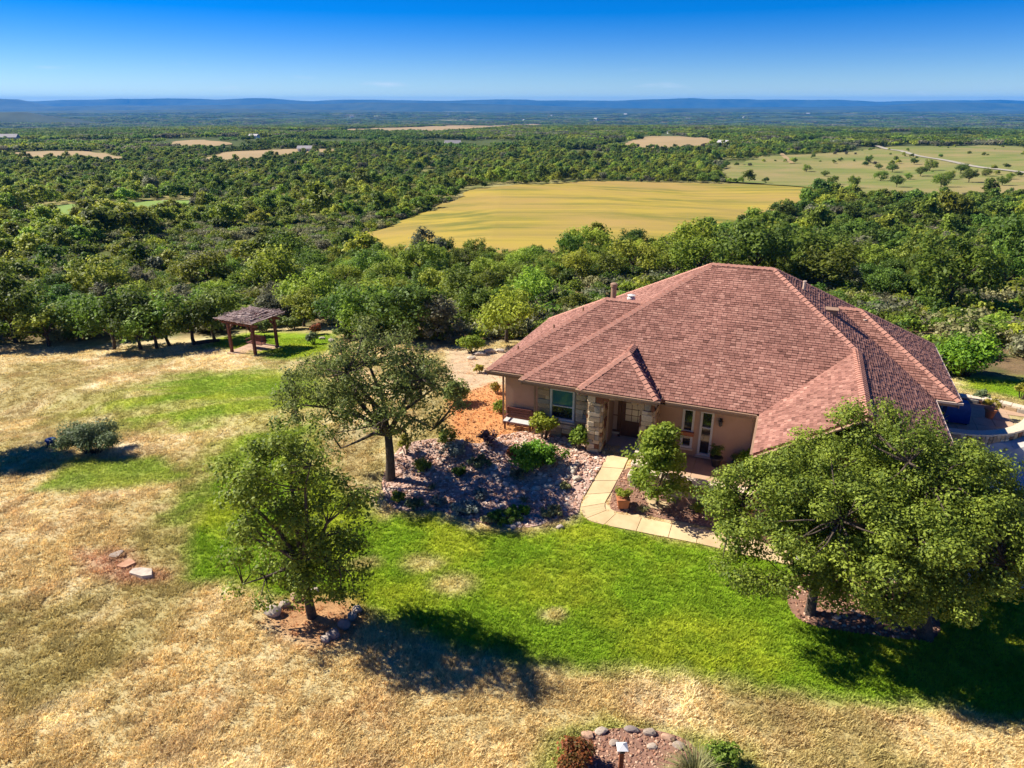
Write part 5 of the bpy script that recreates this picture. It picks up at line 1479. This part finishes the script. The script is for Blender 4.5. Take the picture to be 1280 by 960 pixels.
edge = empty('stone_edging', hp); tag(edge, 'curved row of flat stones edging the bright clipped shrub', 'edging')
for i, (t, x, y) in enumerate(BA):
    o = link('stone', PBOUL[i % 4], edge); o.location = (x, y, hs1(hp[0] + x, hp[1] + y) - hp[2] + .05); o.scale = (.46, .26, .24); o.rotation_euler = (0, 0, t + 1.57)
for k, (px, py, s) in enumerate(((735, 920, (.42, .26, .2)), (752, 915, (.4, .26, .2)), (790, 914, (.44, .24, .2)), (812, 917, (.42, .26, .22)), (835, 924, (.4, .26, .2)), (848, 934, (.36, .26, .2)), (768, 930, (.3, .24, .16)), (815, 934, (.34, .24, .16)))):
    rock(px, py, s, 'flat brown stone set around the small bed of the post lamp', 'stones around the post lamp bed')
for k, (px, py, s) in enumerate(((600, 444, (1.0, .5, .35)), (612, 441, (.9, .5, .4)), (625, 440, (.8, .5, .35)), (590, 449, (.7, .4, .3)), (403, 424, (.6, .4, .3)), (415, 427, (.6, .45, .3)))):
    rock(px, py, s, 'tan boulder along the sandy ground behind the house corner' if k < 4 else 'tan boulder at the end of the pergola turf', 'boulders behind the house corner' if k < 4 else 'boulders at the pergola turf', pale=True)

# post lamp and bollard in the front bed
p = ga(775, 968); t = empty('post_lamp', p); tag(t, 'rusty steel post lamp with white pagoda lantern in the small bed', 'lamp')
mb = MB(); mb.box(-.05, .05, -.05, .05, -.1, .78); mb.build('post', 'rust', t)
mb = MB(); mb.box(-.065, .065, -.065, .065, .78, .80); mb.build('collar', 'darkmetal', t)
mb = MB(); mb.box(-.05, .05, -.05, .05, .80, .93); mb.build('lantern', 'glass_dark', t)
mb = MB(); mb.add([(-.13, -.13, .93), (.13, -.13, .93), (.13, .13, .93), (-.13, .13, .93), (0, 0, 1.03)], [(0, 1, 4), (1, 2, 4), (2, 3, 4), (3, 0, 4), (3, 2, 1, 0)]); mb.build('lamp_roof', 'whitepaint', t)
p = ga(788, 990); t = empty('bollard', p); tag(t, 'short black cylindrical bollard beside the rusty post lamp', 'bollard')
mb = MB(); mb.lathe([(.07, -.1), (.07, .5), (.06, .505)], n=16); mb.build('shaft', 'darkmetal', t, True)
mb = MB(); mb.lathe([(.08, .506), (.08, .58), (.05, .61), (.01, .62)], n=16); mb.build('cap', 'darkmetal', t, True)

# potted plants
def pot(loc, label, m, plant, size, seed, square=False, cat='potted plant'):
    t = empty('potted_plant', loc); tag(t, label, cat); s = size
    mb = MB()
    if square:
        V = [(-s * .4, -s * .4, 0), (s * .4, -s * .4, 0), (s * .4, s * .4, 0), (-s * .4, s * .4, 0), (-s * .5, -s * .5, s * .8), (s * .5, -s * .5, s * .8), (s * .5, s * .5, s * .8), (-s * .5, s * .5, s * .8)]
        mb.add(V, [(0, 3, 2, 1), (0, 1, 5, 4), (1, 2, 6, 5), (2, 3, 7, 6), (3, 0, 4, 7), (4, 5, 6, 7)]); mb.box(-s * .55, s * .55, -s * .55, s * .55, s * .801, s * .9)
    else: mb.lathe([(s * .3, 0), (s * .45, s * .7), (s * .52, s * .72), (s * .52, s * .85), (s * .4, s * .86)], n=18)
    mb.build('pot', m, t)
    r = np.random.default_rng(seed); cen, P, NN, T = crown_points(r, (0, 0, s * 1.3), (s * .7, s * .7, s * .6), 14, 45, s * .3, .3, -.6)
    link('foliage', quads_mesh('foliage', leaf_quads(P, NN, s * .2, r, .4), plant, T), t); return t
g = ga(778, 634); pot((g[0], g[1], g[2] + .06), 'square terracotta pot of lime leaves beside the path bend', 'terracotta', 'lime_leaf', .46, 601, True)
x, y = house_xy(8.45, .6); pot((x, y, .04), 'dark pot of fern-green leaves beneath the wall lantern', 'darkmetal', 'f_dark', .5, 602)
x, y = house_xy(9.25, .75); pot((x, y, .04), 'small dark pot near the garage corner of the courtyard', 'darkmetal', 'f_dark', .36, 603)
x, y = house_xy(6.55, -.2); pot((x, y, .04), 'pot of purple flowers under the narrow courtyard windows', 'terracotta', 'purple', .36, 604)
x, y = house_xy(20.0, 10.5); pot((x, y, .03), 'terracotta pot with a tan grass on the sunny patio', 'terracotta', 'yellowbush', .55, 605)
# courtyard rocker
def chair(loc, rz, label, m, cushion=None):
    t = empty('patio_chair', loc, rz); tag(t, label, 'chair', 'chairs on the patio')
    for sx_ in (-.24, .24):
        for sy_ in (-.22, .22):
            mb = MB(); mb.box(sx_ - .025, sx_ + .025, sy_ - .025, sy_ + .025, 0, .42 if sy_ < 0 else .95); mb.build('leg', m, t)
    mb = MB(); mb.box(-.27, .27, -.26, .26, .421, .47); mb.build('seat', cushion or m, t)
    for i in range(5):
        mb = MB(); mb.box(-.2 + i * .085, -.14 + i * .085, .205, .235, .48, .9); mb.build('back_slat', m, t)
    mb = MB(); mb.box(-.26, .26, .195, .245, .9, .96); mb.build('top_rail', m, t)
    for sx_ in (-.27, .27):
        mb = MB(); mb.box(sx_ - .03, sx_ + .03, -.27, .19, .62, .66); mb.build('armrest', m, t)
    return t
x, y = house_xy(17.5, 8.3); chair((x, y, .03), 2.2, 'dark slatted patio chair with a blue cushion under the eave of the rear wing', 'darkmetal', 'bluecover')
x, y = house_xy(18.1, 10.6); chair((x, y, .03), 3.9, 'dark slatted patio chair without cushion in the house shadow', 'darkmetal')
# covered grill
x, y = house_xy(18.35, 9.3); t = empty('covered_grill', (x, y, .03), H_ANG + .1); tag(t, 'barbecue grill under a bright blue cover beside the patio wall', 'grill')
mb = MB(); V = [(-.55, -.3, .08), (.55, -.3, .08), (.55, .3, .08), (-.55, .3, .08), (-.5, -.27, .8), (.5, -.27, .8), (.5, .27, .8), (-.5, .27, .8), (-.38, -.2, 1.08), (.38, -.2, 1.08), (.38, .2, 1.08), (-.38, .2, 1.08)]
mb.add(V, [(3, 2, 1, 0), (8, 9, 10, 11)] + [(a + i, a + (i + 1) % 4, a + 4 + (i + 1) % 4, a + 4 + i) for a in (0, 4) for i in range(4)]); mb.build('cover', 'bluecover', t)
for sx_ in (-.45, .45):
    mb = MB(); mb.tube([(sx_ - .04, -.2, .07), (sx_ + .04, -.2, .07)], [.07, .07], 10); mb.build('wheel', 'darkmetal', t)
    mb = MB(); mb.box(sx_ - .03, sx_ + .03, .15, .22, 0, .09); mb.build('foot', 'darkmetal', t)

# garden bench by the stucco wall
x, y = house_xy(-.42, LW['v0'] + .3); t = empty('garden_bench', (x, y, hs1(x, y)), H_ANG); tag(t, 'dark slatted garden bench with seat coloured pale as if sunlit against the stucco wall', 'bench')
for sx_ in (-.62, .62):
    for sy_ in (-.2, .2):
        mb = MB(); mb.box(sx_ - .035, sx_ + .035, sy_ - .035, sy_ + .035, -.05, .40 if sy_ < 0 else .98); mb.build('leg', 'darkwood', t)
    mb = MB(); mb.box(sx_ - .04, sx_ + .04, -.25, .16, .60, .64); mb.build('armrest', 'darkwood', t)
for i in range(4):
    mb = MB(); mb.box(-.7, .7, -.24 + i * .115, -.14 + i * .115, .402, .44); mb.build('seat_slat', 'frame', t)  # pale slat colour stands in for light falling on the seat
for i in range(4):
    mb = MB(); mb.box(-.66, .66, .165, .195, .5 + i * .12, .6 + i * .12); mb.build('back_slat', 'darkwood', t)

# blue object half hidden by the rosemary
p = ga(65, 557); t = empty('storage_tub', p); tag(t, 'small bright blue plastic tub tucked beside the rosemary bush', 'tub')
mb = MB(); mb.lathe([(.17, 0), (.21, .3), (.24, .3), (.24, .34), (.2, .34)], n=18); mb.build('body', 'bluecover', t, True)
mb = MB(); mb.lathe([(.235, .342), (.235, .37), (.05, .40)], n=18); mb.build('lid', 'bluecover', t, True)

# ---- pergola with brush-covered low hip roof
c = [G(*q) for q in ((291, 444), (325, 442.5), (347, 437.5), (313, 428))]
cc = np.mean(c, axis=0); rzp = math.atan2(c[1][1] - c[0][1], c[1][0] - c[0][0])
side = 2.15
pz = min(q[2] for q in c)
pg = empty('pergola', (cc[0], cc[1], hs1(cc[0], cc[1])), R(-24)); tag(pg, 'timber pergola with shaggy lath roof on a paved square', 'pergola')
hw = side / 2
for sx_ in (-hw, hw):
    for sy_ in (-hw, hw):
        mb = MB(); mb.box(sx_ - .085, sx_ + .085, sy_ - .085, sy_ + .085, -.4, 2.15); po = mb.build('post', 'darkwood', pg)
        mb = MB()
        mb.bar((sx_, sy_, 1.7), (sx_ - math.copysign(.45, sx_), sy_, 2.12), .07, .09); mb.bar((sx_, sy_, 1.7), (sx_, sy_ - math.copysign(.45, sy_), 2.12), .07, .09); mb.build('brace', 'darkwood', po)
for s_ in (-hw, hw):
    mb = MB(); mb.box(-hw - .5, hw + .5, s_ - .06, s_ + .06, 2.152, 2.34); mb.build('beam', 'darkwood', pg)
    mb = MB(); mb.box(s_ - .06, s_ + .06, -hw - .5, hw + .5, 2.342, 2.46); mb.build('beam', 'darkwood', pg)
RW_ = hw + .55
for i in range(9):
    a = -RW_ + i * 2 * RW_ / 8
    mb = MB(); mb.bar((a, -RW_, 2.49), (a * .35, 0, 2.76), .06, .1); mb.bar((a, RW_, 2.49), (a * .35, 0, 2.76), .06, .1); mb.build('rafter', 'darkwood', pg)
r = np.random.default_rng(91)
lathme = [MB() for _ in range(3)]
for i, mb in enumerate(lathme): mb.box(-.5, .5, -.5, .5, -.5, .5)
lm = lathme[0].build('lath', 'lath', pg); base_me = lm.data; first = True
for sgn, ax in ((-1, 0), (1, 0), (-1, 1), (1, 1)):
    for k in range(15):
        t_ = (k + .5) / 15; d = RW_ * (1 - t_) + .02; z = 2.56 + .30 * t_ + r.normal() * .02; L = 2 * d + r.uniform(-.05, .3)
        o = lm if first else link('lath', base_me, pg); first = False
        o.location = ((0 + r.normal() * .06, sgn * d, z) if ax == 0 else (sgn * d, r.normal() * .06, z + .004))
        o.rotation_euler = (r.normal() * .12 - sgn * .1 * (ax == 0), r.normal() * .03, r.normal() * .03 + (1.5708 if ax else 0)); o.scale = (max(L, .25), .08, .03)
mb = MB()
for i in range(420):
    a, b = r.uniform(-RW_, RW_, 2); z = 2.60 + .30 * (1 - max(abs(a), abs(b)) / RW_); th = r.uniform(0, 6.28); L = r.uniform(.2, .5)
    mb.bar((a, b, z), (a + L * math.cos(th), b + L * math.sin(th), z + r.uniform(-.04, .1)), .02, .02)
bo = mb.build('brushwood', 'lath', pg); bo['kind'] = 'stuff'
for i in range(5):
    for j in range(5):
        mb = MB(); w = (side + .5) / 5; mb.box(-hw - .25 + i * w + .01, -hw - .25 + (i + 1) * w - .01, -hw - .25 + j * w + .01, -hw - .25 + (j + 1) * w - .01, -.45, .07); mb.build('paving_slab', 'patio', pg)
sw = empty('swing_bench', (cc[0] + .05, cc[1] + .25, hs1(cc[0], cc[1]) + .07), R(-24)); tag(sw, 'dark wooden bench hanging by chains under the pergola', 'bench')
mb = MB(); mb.box(-.7, .7, -.25, .25, .38, .43); mb.build('seat', 'darkwood', sw); mb = MB(); mb.box(-.7, .7, .22, .27, .44, .9); mb.build('backrest', 'darkwood', sw)
for sx_ in (-.68, .68):
    mb = MB(); mb.tube([(sx_, -.2, .43), (sx_, 0, 2.08)], [.015, .015], 5); mb.tube([(sx_, .24, .9), (sx_, 0, 2.08)], [.015, .015], 5); mb.build('chain', 'darkmetal', sw)
    mb = MB(); mb.box(sx_ - .04, sx_ + .04, -.25, .22, .62, .67); mb.build('armrest', 'darkwood', sw)
# fallen log at the wood edge
mb = MB(); a = ga(245, 431); b = ga(275, 427); mb.tube([np.array(a) + (0, 0, .15), (np.array(a) + np.array(b)) / 2 + (0, 0, .18), np.array(b) + (0, 0, .14)], [.16, .15, .11], 9)
tag(mb.build('fallen_log', 'bark'), 'fallen weathered log at the wood edge next to the pergola', 'log')

# ---- far houses on the plain
def far_house(px, py, L, label, m='whitepaint', rz=.2, group=None):
    p = G(px, py); t = empty('farmhouse', (p[0], p[1], p[2]), rz); tag(t, label, 'house', group); w = L * .55; hh = L * .26
    mb = MB(); mb.box(-L / 2, L / 2, -w / 2, w / 2, -2, hh); mb.build('wall', m, t)
    mb = MB(); e_ = .06 * L; mb.add([(-L / 2 - e_, -w / 2 - e_, hh), (L / 2 + e_, -w / 2 - e_, hh), (L / 2 + e_, w / 2 + e_, hh), (-L / 2 - e_, w / 2 + e_, hh), (-L / 2 - e_, 0, hh * 1.75), (L / 2 + e_, 0, hh * 1.75)],
            [(0, 1, 5, 4), (2, 3, 4, 5), (0, 4, 3), (1, 2, 5), (3, 2, 1, 0)]); mb.build('roof', 'farroof' if m == 'whitepaint' else 'deck', t)
    for i in range(3):
        mb = MB(); a = -L * .36 + i * L * .27; mb.box(a, a + L * .11, -w / 2 - .06, -w / 2 - .01, hh * .3, hh * .75); mb.build('window', 'glass_dark', t)
far_house(566, 184, 12, 'white farmhouse at the edge of the middle woods')
far_house(12, 177, 16, 'white buildings far off below the dark mesa')
for i, (px, py) in enumerate([(382, 190), (283, 161), (478, 160), (200, 146), (318, 173), (440, 147), (560, 144), (690, 146), (782, 144), (805, 139), (860, 150), (930, 148), (1082, 141), (1010, 143), (1150, 148), (1215, 146), (655, 152), (905, 182), (962, 176), (838, 167), (1035, 173), (745, 150), (1180, 163)]):
    d = G(px, py)[1]; far_house(px, py, float(np.clip(d / 170, 9, 24)), 'tiny pale house scattered among trees on the far plain', rz=i * .7, group='houses scattered over the far plain')

# ================================================================== TURF
def tuft_mesh(seed, nb, hgt, spread):
    r = np.random.default_rng(seed); Q = []
    for i in range(nb):
        a = r.uniform(0, 6.28); o = np.array([math.cos(a), math.sin(a), 0]); b = np.array([*r.normal(size=2) * spread * .5, 0]); L = hgt * r.uniform(.6, 1.2); sd = np.array([-o[1], o[0], 0]) * .011
        t = b + o * spread * r.uniform(.3, 1.2) + (0, 0, L); m_ = (b + t) / 2 + (0, 0, L * .12)
        Q.append([b - sd, b + sd, t + sd * .25, t - sd * .25])
    return quads_mesh('tuft', np.array(Q), 'blade')
def turf():
    r = np.random.default_rng(55); n = 330000
    # even cover within sight, thinning with distance
    yy = 7.5 + (50 - 7.5) * r.random(n) ** 1.35; xx = r.uniform(-1, 1, n) * (yy * .95 + 6)
    keep = (np.abs(xx) < 60) & (yy < np.interp(xx, EDGE_X, EDGE_Y) + 1)
    u, v = house_uv(xx, yy); keep &= ~((u > -1.6) & (u < 17) & (v > .8) & (v < 13)) & ~((u > 5.3) & (u < 10.4) & (v > CW_V - .1) & (v < 1.2)) & ~((u > 16) & (u < 22.2) & (v > 6.8) & (v < 12.7))
    for P in (BED, BED2, OAKBED, FRONTBED, DRIVE, np.concatenate([Lw, Rw[::-1]])): keep &= poly_sd(xx, yy, P) > .03
    for P in (TREE_SOIL, SANDY, ORANGE): keep &= (poly_sd(xx, yy, P) > 0) | (r.random(n) < .12)
    xx, yy = xx[keep], yy[keep]; c, g = ground_col(xx, yy); n = len(xx)
    clump = fbm(xx / .5 + 3, yy / .5 + 70, 3)
    k = r.random(n) < np.where(g > .5, 1, np.clip((clump - .3) / .25, .55, 1)); xx, yy, c, g, clump = xx[k], yy[k], c[k], g[k], clump[k]; n = len(xx)
    s = np.where(g > .5, .75, .6 + 1.1 * np.clip(clump - .35, 0, .5)) * r.uniform(.7, 1.35, n)
    col = c * r.uniform(1.3, 1.75, (n, 1))
    o = scatter('grass', np.c_[xx, yy, h(xx, yy) + .0], np.c_[s * 1.3, s * 1.3, s], np.c_[np.zeros((n, 2)), r.uniform(0, 6.28, n)], np.clip(col, 0, 1), [proto_obj(tuft_mesh(700 + i, 9, .085, .075)) for i in range(4)], 5)
    stuff(o, 'grass of the lawn, part green and part dried to straw', 'grass')
turf()

# ================================================================== HAZE
def haze():
    mb = MB(); mb.box(-15500, 15500, -900, 16500, -130, 130)
    m = bpy.data.materials.new('haze'); m.use_nodes = True; n = m.node_tree.nodes; n.clear()
    v = n.new('ShaderNodeVolumePrincipled'); o = n.new('ShaderNodeOutputMaterial')
    v.inputs['Color'].default_value = (.05, .38, 1.0, 1); v.inputs['Density'].default_value = 6.5e-5; v.inputs['Anisotropy'].default_value = 0.0
    m.node_tree.links.new(v.outputs[0], o.inputs['Volume'])
    ob = mb.build('haze', m); ob['kind'] = 'stuff'; ob['label'] = 'thin blue haze hanging over the plain'; ob['category'] = 'haze'
haze()
